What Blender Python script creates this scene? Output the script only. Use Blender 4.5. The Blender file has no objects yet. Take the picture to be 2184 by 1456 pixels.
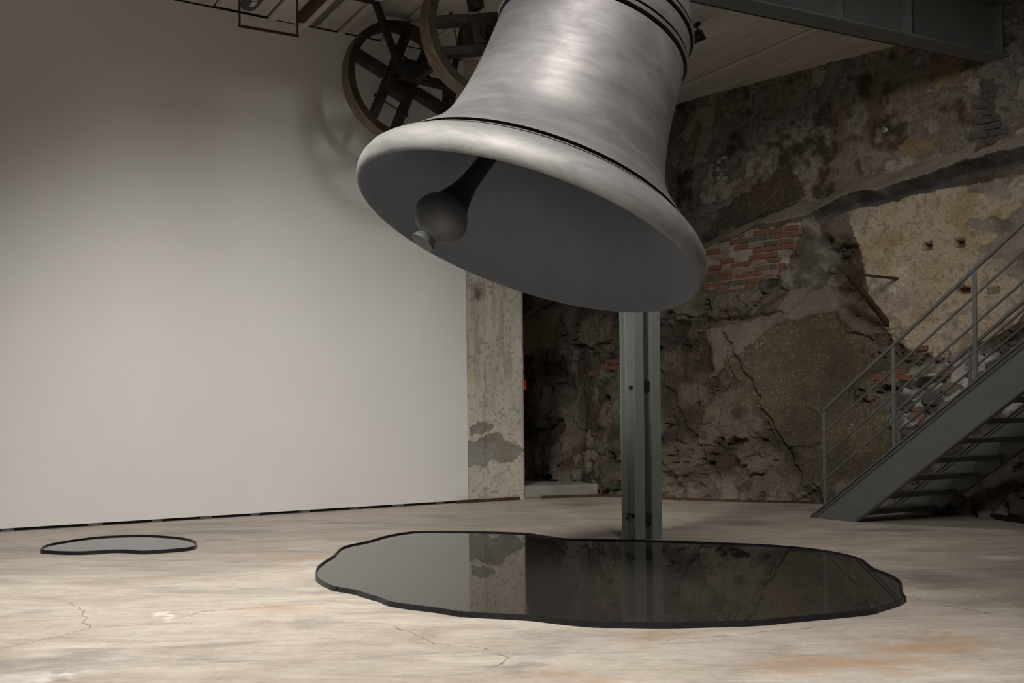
import bpy, bmesh, math, random
import numpy as np
from mathutils import Vector, Matrix
random.seed(7)
rng = np.random.RandomState(11)
scn = bpy.context.scene
col = scn.collection

# ------------------------------------------------------------------ camera
cam_d = bpy.data.cameras.new('camera')
cam_d.sensor_width = 36.0
cam_d.lens = 35.0
cam_d.shift_y = 158.0 / 2184.0
cam_d.clip_end = 200
cam = bpy.data.objects.new('camera', cam_d)
cam.matrix_world = Matrix.Translation((0, 0, 1.1)) @ Matrix.Rotation(math.pi / 2, 4, 'X') @ Matrix.Rotation(-0.012, 4, 'Z')
col.objects.link(cam)
scn.camera = cam

# ------------------------------------------------------------------ world, lamps, exposure
vs = scn.view_settings
vs.view_transform = 'Standard'
vs.look = 'None'
vs.gamma = 1.0
vs.use_curve_mapping = False
vs.exposure = 0.25
w = bpy.data.worlds.new('world')
scn.world = w
w.use_nodes = True
w.node_tree.nodes['Background'].inputs[0].default_value = (1.0, 0.96, 0.92, 1)
w.node_tree.nodes['Background'].inputs[1].default_value = 0.045

def spot(loc, target, watts, angle, blend=1.0, size=0.25, color=(1, 0.955, 0.90)):
    l = bpy.data.lights.new('track_spot', 'SPOT')
    l.energy = watts
    l.spot_size = math.radians(angle)
    l.spot_blend = blend
    l.shadow_soft_size = size
    l.color = color
    o = bpy.data.objects.new('track_spot', l)
    o.location = loc
    o.rotation_euler = (Vector(target) - Vector(loc)).to_track_quat('-Z', 'Y').to_euler()
    col.objects.link(o)
    return o

spot((-2.4, 3.6, 5.6), (-1.9, 10.5, -1.6), 1700, 80, size=0.5)    # white wall and pillar
spot((1.9, 5.9, 5.45), (-2.6, 11.5, 3.0), 110, 46, size=0.2)     # cross light on the wall, past the bell
spot((-0.4, 2.2, 5.6), (-0.5, 2.7, 0.0), 1900, 104, size=0.7)     # foreground floor
spot((-0.1, 3.0, 5.6), (0.4, 6.2, 2.7), 300, 60, size=0.6)        # bell
spot((2.2, 6.6, 5.4), (4.2, 11.0, 1.0), 150, 100, size=0.3)       # overhead, rock wall and stairs
spot((1.9, 1.5, 5.6), (2.5, 9.6, 1.3), 600, 50, size=0.6)
spot((1.1, 3.9, 5.6), (4.5, 11.8, 3.0), 420, 42, size=0.4)         # column

# ------------------------------------------------------------------ object helpers
def tag(o, label=None, cat=None, group=None, kind=None):
    if label: o['label'] = label
    if cat: o['category'] = cat
    if group: o['group'] = group
    if kind: o['kind'] = kind
    return o

def empty(name, loc, label=None, cat=None, group=None, kind=None):
    o = bpy.data.objects.new(name, None)
    o.empty_display_size = 0.1
    o.location = loc
    col.objects.link(o)
    return tag(o, label, cat, group, kind)

def link(name, me, parent=None):
    o = bpy.data.objects.new(name, me)
    col.objects.link(o)
    if parent is not None:
        o.parent = parent
        o.matrix_parent_inverse = Matrix.Translation(parent_world(parent)).inverted()
    return o

def parent_world(o):
    # every parent here is only translated
    v = Vector(o.location)
    if o.parent is not None and o.matrix_parent_inverse == Matrix.Identity(4):
        v += parent_world(o.parent)
    return v

class MB:
    """collects geometry for ONE mesh object, in world coordinates"""
    def __init__(s):
        s.bm = bmesh.new()
    def hexa(s, p):
        v = [s.bm.verts.new(q) for q in p]
        for f in ((0, 3, 2, 1), (4, 5, 6, 7), (0, 1, 5, 4), (1, 2, 6, 5), (2, 3, 7, 6), (3, 0, 4, 7)):
            s.bm.faces.new([v[i] for i in f])
        return s
    def box(s, c, ax, ay, az, hx, hy, hz):
        c, ax, ay, az = Vector(c), Vector(ax), Vector(ay), Vector(az)
        p = []
        for k in (-1, 1):
            for i, j in ((-1, -1), (1, -1), (1, 1), (-1, 1)):
                p.append(c + ax * hx * i + ay * hy * j + az * hz * k)
        return s.hexa(p)
    def bar(s, a, b, wx, wy, up=(0, 0, 1)):
        a, b = Vector(a), Vector(b)
        d = (b - a).normalized()
        u = Vector(up)
        x = d.cross(u)
        if x.length < 1e-4:
            x = d.cross(Vector((1, 0, 0)))
        x.normalize()
        y = x.cross(d).normalized()
        return s.box((a + b) / 2, x, y, d, wx / 2, wy / 2, (b - a).length / 2)
    def tube(s, a, b, r, n=12, r2=None):
        return s.path([a, b], r, n, r2)
    def path(s, pts, r, n=12, r2=None):
        pts = [Vector(p) for p in pts]
        rings = []
        for i, p in enumerate(pts):
            d = (pts[min(i + 1, len(pts) - 1)] - pts[max(i - 1, 0)]).normalized()
            x = d.cross(Vector((0.13, 0.31, 0.94)))
            x.normalize()
            y = d.cross(x)
            rr = r if r2 is None else r + (r2 - r) * i / (len(pts) - 1)
            rings.append([s.bm.verts.new(p + (x * math.cos(t) + y * math.sin(t)) * rr)
                          for t in [2 * math.pi * k / n for k in range(n)]])
        for A, B in zip(rings, rings[1:]):
            for k in range(n):
                s.bm.faces.new((A[k], A[(k + 1) % n], B[(k + 1) % n], B[k]))
        s.bm.faces.new(rings[0][::-1])
        s.bm.faces.new(rings[-1])
        return s
    def prism(s, poly, d):
        """poly: list of 3-D points, extruded by vector d"""
        d = Vector(d)
        A = [s.bm.verts.new(Vector(p)) for p in poly]
        B = [s.bm.verts.new(Vector(p) + d) for p in poly]
        n = len(A)
        s.bm.faces.new(A[::-1])
        s.bm.faces.new(B)
        for k in range(n):
            s.bm.faces.new((A[k], A[(k + 1) % n], B[(k + 1) % n], B[k]))
        return s
    def lathe(s, o, a, prof, n=64, closed=False):
        """prof: (radius, distance along a)"""
        o, a = Vector(o), Vector(a).normalized()
        b = a.cross(Vector((0, 1, 0.01))).normalized()
        c = a.cross(b)
        rings = []
        for r, h in prof:
            if r < 1e-5:
                rings.append([s.bm.verts.new(o + a * h)])
            else:
                rings.append([s.bm.verts.new(o + a * h + (b * math.cos(t) + c * math.sin(t)) * r)
                              for t in [2 * math.pi * k / n for k in range(n)]])
        pairs = list(zip(rings, rings[1:]))
        if closed:
            pairs.append((rings[-1], rings[0]))
        for A, B in pairs:
            for k in range(n):
                k2 = (k + 1) % n
                if len(A) == 1 and len(B) == 1: continue
                if len(A) == 1: s.bm.faces.new((A[0], B[k2], B[k]))
                elif len(B) == 1: s.bm.faces.new((A[k], A[k2], B[0]))
                else: s.bm.faces.new((A[k], A[k2], B[k2], B[k]))
        return s
    def build(s, name, m, parent=None, smooth=None, bevel=0.0, label=None):
        bmesh.ops.recalc_face_normals(s.bm, faces=s.bm.faces)
        if bevel > 0:
            es = [e for e in s.bm.edges if len(e.link_faces) == 2 and e.calc_face_angle(0) > 0.6]
            bmesh.ops.bevel(s.bm, geom=es, offset=bevel, segments=1, affect='EDGES')
        if smooth is not None:
            for f in s.bm.faces: f.smooth = True
            for e in s.bm.edges:
                if len(e.link_faces) == 2 and e.calc_face_angle(0) > math.radians(smooth): e.smooth = False
        me = bpy.data.meshes.new(name)
        # the mesh origin sits at the piece's own lowest middle
        vs_ = [v.co for v in s.bm.verts]
        lo = Vector((min(v[i] for v in vs_) for i in range(3)))
        hi = Vector((max(v[i] for v in vs_) for i in range(3)))
        org = Vector(((lo.x + hi.x) / 2, (lo.y + hi.y) / 2, lo.z))
        bmesh.ops.translate(s.bm, verts=s.bm.verts, vec=-org)
        s.bm.to_mesh(me)
        s.bm.free()
        for mm in (m if isinstance(m, (list, tuple)) else [m]): me.materials.append(mm)
        o = bpy.data.objects.new(name, me)
        col.objects.link(o)
        o.location = org
        if parent is not None:
            o.parent = parent
            o.location = org - world_loc(parent)
        if label: o['label'] = label
        return o

def world_loc(o):
    v = Vector(o.location)
    while o.parent is not None:
        o = o.parent
        v += Vector(o.location)
    return v

# ------------------------------------------------------------------ materials
def new_mat(name):
    m = bpy.data.materials.new(name)
    m.use_nodes = True
    nt = m.node_tree
    return m, nt, nt.nodes['Principled BSDF']

def noise(nt, scale, detail=4, rough=0.6, vec=None, dist=0.0):
    n = nt.nodes.new('ShaderNodeTexNoise')
    n.inputs['Scale'].default_value = scale
    n.inputs['Detail'].default_value = detail
    n.inputs['Roughness'].default_value = rough
    n.inputs['Distortion'].default_value = dist
    if vec is not None: nt.links.new(vec, n.inputs['Vector'])
    return n.outputs['Fac']

def ramp(nt, fac, stops):
    r = nt.nodes.new('ShaderNodeValToRGB')
    el = r.color_ramp.elements
    while len(el) < len(stops): el.new(0.5)
    for e, (p, c) in zip(el, stops):
        e.position = p
        e.color = (*c, 1) if len(c) == 3 else c
    nt.links.new(fac, r.inputs[0])
    return r.outputs[0]

def mix(nt, fac, a, b, mode='MIX'):
    m = nt.nodes.new('ShaderNodeMix')
    m.data_type = 'RGBA'
    m.blend_type = mode
    for s, v in ((m.inputs[0], fac), (m.inputs[6], a), (m.inputs[7], b)):
        if isinstance(v, bpy.types.NodeSocket): nt.links.new(v, s)
        elif isinstance(v, (int, float)): s.default_value = v
        else: s.default_value = (*v, 1)
    return m.outputs[2]

def math_(nt, op, a, b=None, clamp=False):
    m = nt.nodes.new('ShaderNodeMath')
    m.operation = op
    m.use_clamp = clamp
    for s, v in zip(m.inputs, (a, b)):
        if v is None: continue
        if isinstance(v, bpy.types.NodeSocket): nt.links.new(v, s)
        else: s.default_value = v
    return m.outputs[0]

def geo_pos(nt):
    g = nt.nodes.new('ShaderNodeNewGeometry')
    return g.outputs['Position']

def bump(nt, bsdf, h, strength=0.3, dist=0.01):
    b = nt.nodes.new('ShaderNodeBump')
    b.inputs['Strength'].default_value = strength
    b.inputs['Distance'].default_value = dist
    nt.links.new(h, b.inputs['Height'])
    nt.links.new(b.outputs[0], bsdf.inputs['Normal'])

def scaled(nt, vec, s):
    m = nt.nodes.new('ShaderNodeMapping')
    m.inputs['Scale'].default_value = s
    nt.links.new(vec, m.inputs['Vector'])
    return m.outputs[0]

def simple(name, c1, c2, scale=12, rough=0.6, metal=0.0, bstr=0.2, bdist=0.004, stretch=None, detail=5):
    m, nt, b = new_mat(name)
    tc = nt.nodes.new('ShaderNodeTexCoord').outputs['Object']
    v = scaled(nt, tc, stretch) if stretch else tc
    f = noise(nt, scale, detail, 0.65, v)
    nt.links.new(ramp(nt, f, [(0.3, c1), (0.7, c2)]), b.inputs['Base Color'])
    b.inputs['Roughness'].default_value = rough
    b.inputs['Metallic'].default_value = metal
    if bstr > 0: bump(nt, b, noise(nt, scale * 4, 4, 0.7, v), bstr, bdist)
    return m

def vcol_mat(name, rough=0.9, fine=60, amt=0.35, bstr=0.5, bdist=0.01):
    m, nt, b = new_mat(name)
    a = nt.nodes.new('ShaderNodeAttribute')
    a.attribute_name = 'albedo'
    p = geo_pos(nt)
    f = noise(nt, fine, 6, 0.7, p)
    g = ramp(nt, f, [(0.25, (1 - amt,) * 3), (0.75, (1 + amt,) * 3)])
    nt.links.new(mix(nt, 1.0, a.outputs['Color'], g, 'MULTIPLY'), b.inputs['Base Color'])
    b.inputs['Roughness'].default_value = rough
    b.inputs['Specular IOR Level'].default_value = 0.25
    bump(nt, b, noise(nt, fine * 0.8, 6, 0.75, p), bstr, bdist)
    return m

M = {}
M['white_paint'] = simple('white_paint', (0.765, 0.76, 0.745), (0.80, 0.795, 0.78), 1.2, 0.65, bstr=0.05, bdist=0.002)
M['green_steel'] = simple('green_grey_painted_steel', (0.15, 0.168, 0.158), (0.185, 0.20, 0.188), 6, 0.42, bstr=0.25, bdist=0.003)
M['stair_steel'] = simple('grey_painted_stair_steel', (0.105, 0.110, 0.103), (0.128, 0.131, 0.124), 5, 0.5, bstr=0.1, bdist=0.002)
M['dark_steel'] = simple('dark_steel', (0.012, 0.012, 0.013), (0.022, 0.022, 0.024), 14, 0.45, 0.3, bstr=0.2)
M['slot'] = simple('slot_shade_fill', (0.035, 0.033, 0.030), (0.055, 0.050, 0.046), 8, 0.8, bstr=0.2)  # dark tone for the shade inside the column slot
M['rim_steel'] = simple('blackened_rim_steel', (0.016, 0.016, 0.020), (0.030, 0.029, 0.034), 20, 0.42, 0.6, bstr=0.2, bdist=0.002)
M['rust'] = simple('rusty_steel', (0.045, 0.022, 0.013), (0.12, 0.065, 0.04), 18, 0.85, 0.2, bstr=0.4)
M['rust_dark'] = simple('dark_rusty_steel', (0.016, 0.010, 0.007), (0.05, 0.028, 0.018), 14, 0.85, 0.1, bstr=0.4)
M['wood_face'] = simple('dark_pulley_wood', (0.020, 0.0145, 0.010), (0.048, 0.034, 0.024), 9, 0.75, bstr=0.3)
M['wood_rim'] = simple('worn_pulley_wood', (0.10, 0.075, 0.055), (0.20, 0.15, 0.11), 7, 0.75, bstr=0.3, stretch=(1, 3, 1))
M['plank'] = None
M['porcelain'] = simple('porcelain', (0.30, 0.285, 0.26), (0.40, 0.38, 0.35), 20, 0.4, bstr=0.05)
M['red'] = simple('red_enamel', (0.45, 0.02, 0.015), (0.5, 0.03, 0.02), 10, 0.4, bstr=0)
M['galv'] = simple('ribbed_galvanised_sheet', (0.24, 0.26, 0.235), (0.33, 0.35, 0.32), 10, 0.45, 0.4, bstr=0.1)
M['pale'] = simple('pale_sticker', (0.45, 0.46, 0.46), (0.6, 0.6, 0.6), 10, 0.6, bstr=0)
M['grey_plastic'] = simple('dark_grey_casing', (0.05, 0.05, 0.05), (0.08, 0.08, 0.08), 10, 0.55, bstr=0.1)
M['concrete_step'] = simple('grey_step_concrete', (0.20, 0.19, 0.172), (0.29, 0.275, 0.25), 5, 0.9, bstr=0.4)
M['void'] = simple('dark_shim_recess', (0.01, 0.01, 0.01), (0.015, 0.015, 0.015), 5, 0.9, bstr=0)
M['shim'] = simple('grey_shim', (0.06, 0.057, 0.053), (0.13, 0.12, 0.11), 20, 0.9, bstr=0.2)
M['wax_brick'] = None

# whitewashed ceiling boards: flaking paint, soot streaks along the board
def plank_mat():
    m, nt, b = new_mat('whitewashed_boards')
    tc = nt.nodes.new('ShaderNodeTexCoord').outputs['Object']
    oi = nt.nodes.new('ShaderNodeObjectInfo').outputs['Random']
    p = geo_pos(nt)
    mp = nt.nodes.new('ShaderNodeMapping')
    mp.inputs['Rotation'].default_value = (0, 0, math.radians(58.8))
    nt.links.new(p, mp.inputs['Vector'])
    st = scaled(nt, mp.outputs[0], (0.35, 5.0, 1))
    f = noise(nt, 2.2, 7, 0.7, st)
    c = ramp(nt, f, [(0.22, (0.40, 0.355, 0.31)), (0.45, (0.62, 0.585, 0.54)), (0.75, (0.72, 0.69, 0.645))])
    fl = noise(nt, 5.5, 8, 0.8, p, 0.6)
    c = mix(nt, ramp(nt, fl, [(0.645, (0, 0, 0)), (0.675, (1, 1, 1))]), c, (0.14, 0.105, 0.08))
    br = noise(nt, 0.9, 3, 0.5, p)
    c = mix(nt, ramp(nt, br, [(0.58, (0, 0, 0)), (0.85, (0.6, 0.6, 0.6))]), c, (0.33, 0.24, 0.16))
    v = math_(nt, 'MULTIPLY_ADD', oi, 0.3)
    nt.nodes[-1].inputs[2].default_value = 0.8
    hs = nt.nodes.new('ShaderNodeHueSaturation')
    nt.links.new(v, hs.inputs['Value'])
    nt.links.new(c, hs.inputs['Color'])
    nt.links.new(hs.outputs[0], b.inputs['Base Color'])
    b.inputs['Roughness'].default_value = 0.85
    bump(nt, b, f, 0.35, 0.01)
    return m
M['plank'] = plank_mat()

# concrete floor: worn screed with hairline cracks, rust and damp stains
def floor_mat():
    m, nt, b = new_mat('worn_concrete_floor')
    p = geo_pos(nt)
    big = noise(nt, 0.55, 5, 0.6, p, 0.4)
    mid = noise(nt, 2.3, 7, 0.68, scaled(nt, p, (0.6, 1.5, 1)), 0.8)
    fine = noise(nt, 38, 6, 0.75, scaled(nt, p, (1, 2.5, 1)))
    c = ramp(nt, mid, [(0.25, (0.315, 0.275, 0.232)), (0.42, (0.45, 0.40, 0.345)), (0.58, (0.525, 0.478, 0.42)), (0.78, (0.63, 0.588, 0.53))])
    c = mix(nt, 0.75, c, ramp(nt, big, [(0.3, (0.72, 0.71, 0.70)), (0.7, (1.12, 1.1, 1.07))]), 'MULTIPLY')
    c = mix(nt, 0.8, c, ramp(nt, fine, [(0.3, (0.78, 0.77, 0.76)), (0.7, (1.16, 1.16, 1.16))]), 'MULTIPLY')
    # grey trowel smears
    sm = noise(nt, 1.1, 6, 0.7, scaled(nt, p, (0.55, 1.9, 1)), 1.2)
    c = mix(nt, ramp(nt, sm, [(0.54, (0, 0, 0)), (0.66, (0.75, 0.75, 0.75))]), c, (0.27, 0.255, 0.235))
    # pale scuffs
    sc = noise(nt, 4.5, 8, 0.82, scaled(nt, p, (1.0, 2.6, 1)), 0.3)
    c = mix(nt, ramp(nt, sc, [(0.665, (0, 0, 0)), (0.70, (0.65, 0.65, 0.65))]), c, (0.72, 0.69, 0.64))
    # small dark pits
    st2 = noise(nt, 9, 8, 0.8, scaled(nt, p, (0.8, 3.2, 1)), 0.4)
    c = mix(nt, 0.8, c, ramp(nt, st2, [(0.3, (0.74, 0.73, 0.72)), (0.5, (1.0, 1.0, 1.0)), (0.72, (1.2, 1.19, 1.17))]), 'MULTIPLY')
    pit = noise(nt, 26, 3, 0.6, p)
    c = mix(nt, ramp(nt, pit, [(0.72, (0, 0, 0)), (0.76, (0.8, 0.8, 0.8))]), c, (0.13, 0.11, 0.09))
    # warped position for stains and cracks
    nz = nt.nodes.new('ShaderNodeTexNoise')
    nz.inputs['Scale'].default_value = 3.0
    nz.inputs['Detail'].default_value = 6
    nz.inputs['Roughness'].default_value = 0.7
    nt.links.new(p, nz.inputs['Vector'])
    def vm(op, a, bb=None, s=None):
        n = nt.nodes.new('ShaderNodeVectorMath')
        n.operation = op
        for i, v in enumerate((a, bb)):
            if v is None: continue
            if isinstance(v, bpy.types.NodeSocket): nt.links.new(v, n.inputs[i])
            else: n.inputs[i].default_value = v
        if s is not None:
            if isinstance(s, bpy.types.NodeSocket): nt.links.new(s, n.inputs['Scale'])
            else: n.inputs['Scale'].default_value = s
        return n.outputs['Value'] if op in ('LENGTH', 'DOT_PRODUCT') else n.outputs['Vector']
    wofs = vm('SUBTRACT', nz.outputs['Color'], (0.5, 0.5, 0.5))
    pw = vm('MULTIPLY', vm('ADD', p, vm('SCALE', wofs, None, 0.16)), (1, 1, 0))
    ps = vm('MULTIPLY', vm('ADD', p, vm('SCALE', wofs, None, 0.9)), (1, 1, 0))
    # rust stains and damp patches: (centre x, y, radius x, y, strength)
    def blobs(lst, colr, c):
        acc = None
        for x, y, rx, ry, k in lst:
            d = vm('LENGTH', vm('MULTIPLY', vm('SUBTRACT', ps, (x, y, 0)), (1 / rx, 1 / ry, 0)))
            f = math_(nt, 'MULTIPLY', math_(nt, 'SUBTRACT', 1.0, d, True), k)
            acc = f if acc is None else math_(nt, 'MAXIMUM', acc, f)
        return mix(nt, acc, c, colr)
    c = blobs([(1.91, 4.62, .42, .22, 1.1), (1.5, 4.36, .55, .2, .9), (2.15, 4.75, .2, .15, .7), (0.69, 4.87, .3, .14, .9),
               (-1.6, 7.85, .5, .3, .7), (-1.35, 5.75, .35, .2, .5), (-2.2, 8.2, .6, .3, .4), (0.3, 4.15, .4, .12, .4)],
              (0.40, 0.265, 0.165), c)
    c = blobs([(2.32, 9.94, .5, .35, .9), (3.49, 9.21, .7, .3, .8), (2.7, 6.45, .45, .4, .9), (3.43, 11.2, .6, .3, .7), (0.78, 12.25, .6, .25, .8),
               (-1.15, 5.4, .4, .2, .6), (-4.11, 8.59, .7, .25, .6), (-2.94, 9.68, .9, .2, .6), (3.1, 5.6, .6, .6, .6), (0.15, 4.92, .35, .2, .5), (0.0, 4.35, .2, .14, .7)],
              (0.20, 0.185, 0.165), c)
    c = blobs([(3.63, 7.38, .35, .14, 1.0), (-1.98, 4.25, .3, .1, .9), (-1.0, 8.6, .1, .1, .3), (-2.0, 5.58, .06, .2, .9)], (0.72, 0.69, 0.64), c)
    # hairline cracks
    cracks = [[(-3.21, 6.21), (-2.5, 6.57), (-2.17, 6.81), (-1.49, 7.26)],
              [(-2.49, 4.81), (-2.26, 5.29), (-2.01, 5.36), (-1.77, 5.71), (-1.13, 5.91)],
              [(-2.69, 6.04), (-2.49, 5.73), (-2.26, 5.29)],
              [(-0.63, 5.24), (-0.38, 4.82), (-0.13, 4.69)], [(-0.1, 4.34), (-0.02, 4.53), (-0.08, 4.59)],
              [(2.58, 6.6), (2.62, 6.28), (2.73, 6.03), (2.83, 5.53)], [(2.31, 5.87), (2.57, 5.38)],
              [(0.75, 4.81), (1.28, 5.02), (1.57, 5.11)]]
    acc = None
    for ln in cracks:
        for a, q in zip(ln, ln[1:]):
            a, q = Vector((*a, 0)), Vector((*q, 0))
            ab = q - a
            r = vm('SUBTRACT', pw, tuple(a))
            t = math_(nt, 'MULTIPLY', vm('DOT_PRODUCT', r, tuple(ab)), 1 / ab.length_squared, True)
            d = vm('LENGTH', vm('SUBTRACT', r, vm('SCALE', tuple(ab), None, t)))
            acc = d if acc is None else math_(nt, 'MINIMUM', acc, d)
    wv = math_(nt, 'MULTIPLY', noise(nt, 7, 3, 0.5, p), 0.013)
    lines = math_(nt, 'SUBTRACT', 1.0, math_(nt, 'DIVIDE', acc, wv), True)
    c = mix(nt, math_(nt, 'MULTIPLY', lines, 0.9), c, (0.16, 0.115, 0.085))
    nt.links.new(c, b.inputs['Base Color'])
    rr = ramp(nt, mid, [(0.3, (0.5,) * 3), (0.7, (0.7,) * 3)])
    nt.links.new(rr, b.inputs['Roughness'])
    b.inputs['Specular IOR Level'].default_value = 0.35
    bump(nt, b, fine, 0.18, 0.004)
    return m
M['floor'] = floor_mat()

# bell: brushed grey metal, the marks run round the bell
def bell_mat():
    m, nt, b = new_mat('brushed_bell_metal')
    tc = nt.nodes.new('ShaderNodeAttribute')
    tc.attribute_name = 'around'          # (angle, height) of the lathe
    v = tc.outputs['Vector']
    st = noise(nt, 1.0, 7, 0.72, scaled(nt, v, (1.6, 30, 1.6)), 0.15)
    bl = noise(nt, 1.0, 5, 0.6, scaled(nt, v, (1.7, 5.0, 1.7)), 0.35)
    fine = noise(nt, 1.0, 5, 0.7, scaled(nt, v, (8, 150, 8)))
    c = ramp(nt, bl, [(0.3, (0.23, 0.222, 0.225)), (0.52, (0.345, 0.332, 0.335)), (0.72, (0.48, 0.462, 0.46))])
    c = mix(nt, 0.55, c, ramp(nt, st, [(0.3, (0.72,) * 3), (0.7, (1.25,) * 3)]), 'MULTIPLY')
    nt.links.new(c, b.inputs['Base Color'])
    b.inputs['Metallic'].default_value = 0.62
    # the cast lip below the groove is duller than the turned waist
    sx = nt.nodes.new('ShaderNodeSeparateXYZ')
    nt.links.new(v, sx.inputs[0])
    lip = math_(nt, 'LESS_THAN', sx.outputs[1], 0.235)
    dull = noise(nt, 1.0, 6, 0.7, scaled(nt, v, (4, 9, 4)), 0.6)
    lc = ramp(nt, dull, [(0.32, (0.20, 0.196, 0.196)), (0.5, (0.30, 0.294, 0.29)), (0.68, (0.37, 0.362, 0.355))])
    nt.links.new(mix(nt, math_(nt, 'MULTIPLY', lip, 0.8), c, lc), b.inputs['Base Color'])
    r0 = ramp(nt, bl, [(0.3, (0.54,) * 3), (0.7, (0.44,) * 3)])
    nt.links.new(mix(nt, lip, r0, (0.66, 0.66, 0.66)), b.inputs['Roughness'])
    bump(nt, b, fine, 0.08, 0.004)
    return m
M['bell'] = bell_mat()
M['groove'] = simple('grimy_shaded_bell_groove', (0.012, 0.012, 0.012), (0.03, 0.03, 0.029), 12, 0.6, 0.3, bstr=0.1)  # near-black grime tone, painted in to give the grooves their shade
M['bell_in'] = simple('bell_inside_cast_grey', (0.145, 0.166, 0.196), (0.182, 0.206, 0.24), 3.5, 0.6, 0.0, bstr=0.1, bdist=0.003)
M['clapper'] = simple('clapper_cast_iron', (0.085, 0.09, 0.097), (0.13, 0.137, 0.145), 5, 0.5, 0.1, bstr=0.2, bdist=0.003)
M['clapper_dark'] = simple('clapper_shaft_iron', (0.02, 0.02, 0.021), (0.04, 0.04, 0.042), 5, 0.5, 0.5, bstr=0.2, bdist=0.003)

def liquid_mat():
    m, nt, b = new_mat('black_still_liquid')
    b.inputs['Base Color'].default_value = (0.034, 0.030, 0.026, 1)
    b.inputs['Roughness'].default_value = 0.015
    b.inputs['IOR'].default_value = 1.5
    return m
M['liquid'] = liquid_mat()
M['rock'] = vcol_mat('old_rock_and_plaster', 0.92, 45, 0.40, 0.4, 0.010)
M['pillar'] = vcol_mat('weathered_pillar_concrete', 0.9, 55, 0.22, 0.5, 0.006)
def brick_mat(name, c1, c2):
    return simple(name, c1, c2, 22, 0.9, bstr=0.6, bdist=0.006)
BR = [brick_mat('red_brick', (0.13, 0.055, 0.034), (0.22, 0.095, 0.06)), brick_mat('dull_brick', (0.11, 0.055, 0.035), (0.21, 0.11, 0.075)),
      brick_mat('burnt_brick', (0.07, 0.06, 0.05), (0.13, 0.11, 0.09)), brick_mat('dusty_brick', (0.18, 0.10, 0.07), (0.30, 0.22, 0.17))]
ST = [brick_mat('grey_stone', (0.10, 0.09, 0.08), (0.20, 0.18, 0.155)), brick_mat('brown_stone', (0.12, 0.085, 0.06), (0.22, 0.165, 0.12)),
      brick_mat('dark_stone', (0.05, 0.047, 0.042), (0.11, 0.10, 0.09))]

# ------------------------------------------------------------------ frames of the room
P0 = Vector((-0.737, 12.589, 0))
W = Vector((0.855, 0.518, 0)).normalized()      # along the white wall, away to the right
N = Vector((0.518, -0.855, 0)).normalized()     # out of the white wall, into the room
Z = Vector((0, 0, 1))
def room(s, t, z): return P0 + W * s + N * t + Z * z
CEIL = 5.68

# ------------------------------------------------------------------ numpy noise for the modelled masonry
def vnoise(x, y, seed):
    r = np.random.RandomState(seed)
    L = 256
    tab = r.rand(L, L)
    xi = np.floor(x).astype(int); yi = np.floor(y).astype(int)
    fx = x - xi; fy = y - yi
    fx = fx * fx * (3 - 2 * fx); fy = fy * fy * (3 - 2 * fy)
    g = lambda i, j: tab[i % L, j % L]
    return (g(xi, yi) * (1 - fx) + g(xi + 1, yi) * fx) * (1 - fy) + (g(xi, yi + 1) * (1 - fx) + g(xi + 1, yi + 1) * fx) * fy
def fbm(x, y, seed, octs=5, gain=0.55):
    a, s, t = 1.0, 0.0, 0.0
    for k in range(octs):
        s = s + a * vnoise(x + 17.3 * k, y - 9.1 * k, seed + k); t += a
        x = x * 2.03; y = y * 2.03; a *= gain
    return s / t
def worley(x, y, seed):
    """returns F1, F2-F1, a random value and two tilts of the nearest cell, and the offset to its centre"""
    r = np.random.RandomState(seed)
    L = 128
    jx, jy, rv, tx, ty = r.rand(L, L), r.rand(L, L), r.rand(L, L), r.rand(L, L) * 2 - 1, r.rand(L, L) * 2 - 1
    xi = np.floor(x).astype(int); yi = np.floor(y).astype(int)
    f1 = np.full(x.shape, 9.0); f2 = np.full(x.shape, 9.0)
    out = [np.zeros(x.shape) for _ in range(5)]
    for di in (-1, 0, 1):
        for dj in (-1, 0, 1):
            a, b = (xi + di) % L, (yi + dj) % L
            dx = x - (xi + di + jx[a, b]); dy = y - (yi + dj + jy[a, b])
            d = np.hypot(dx, dy)
            n = d < f1
            f2 = np.where(n, f1, np.minimum(f2, d))
            for o, val in zip(out, (rv[a, b], tx[a, b], ty[a, b], dx, dy)): o[n] = val[n]
            f1 = np.where(n, d, f1)
    return f1, f2 - f1, out
def inpoly(x, y, poly):
    ins = np.zeros(x.shape, bool)
    n = len(poly)
    for i in range(n):
        x1, y1 = poly[i]; x2, y2 = poly[(i + 1) % n]
        if y1 == y2: continue
        c = ((y1 > y) != (y2 > y)) & (x < (x2 - x1) * (y - y1) / (y2 - y1) + x1)
        ins ^= c
    return ins
def smooth01(x): x = np.clip(x, 0, 1); return x * x * (3 - 2 * x)

def grid_mesh(name, P, C, m):
    """P: (rows, cols, 3) points, C: (rows, cols, 3) linear albedo"""
    r, c = P.shape[:2]
    me = bpy.data.meshes.new(name)
    idx = np.arange(r * c).reshape(r, c)
    q = np.stack([idx[:-1, :-1], idx[:-1, 1:], idx[1:, 1:], idx[1:, :-1]], -1).reshape(-1, 4)
    me.vertices.add(r * c)
    me.vertices.foreach_set('co', P.reshape(-1).astype(np.float32))
    me.loops.add(q.size)
    me.loops.foreach_set('vertex_index', q.reshape(-1).astype(np.int32))
    me.polygons.add(len(q))
    me.polygons.foreach_set('loop_start', (np.arange(len(q)) * 4).astype(np.int32))
    me.polygons.foreach_set('use_smooth', np.ones(len(q), bool))
    me.update(calc_edges=True)
    at = me.attributes.new('albedo', 'FLOAT_COLOR', 'POINT')
    at.data.foreach_set('color', np.concatenate([C.reshape(-1, 3), np.ones((r * c, 1))], 1).reshape(-1).astype(np.float32))
    me.materials.append(m)
    return me

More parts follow.
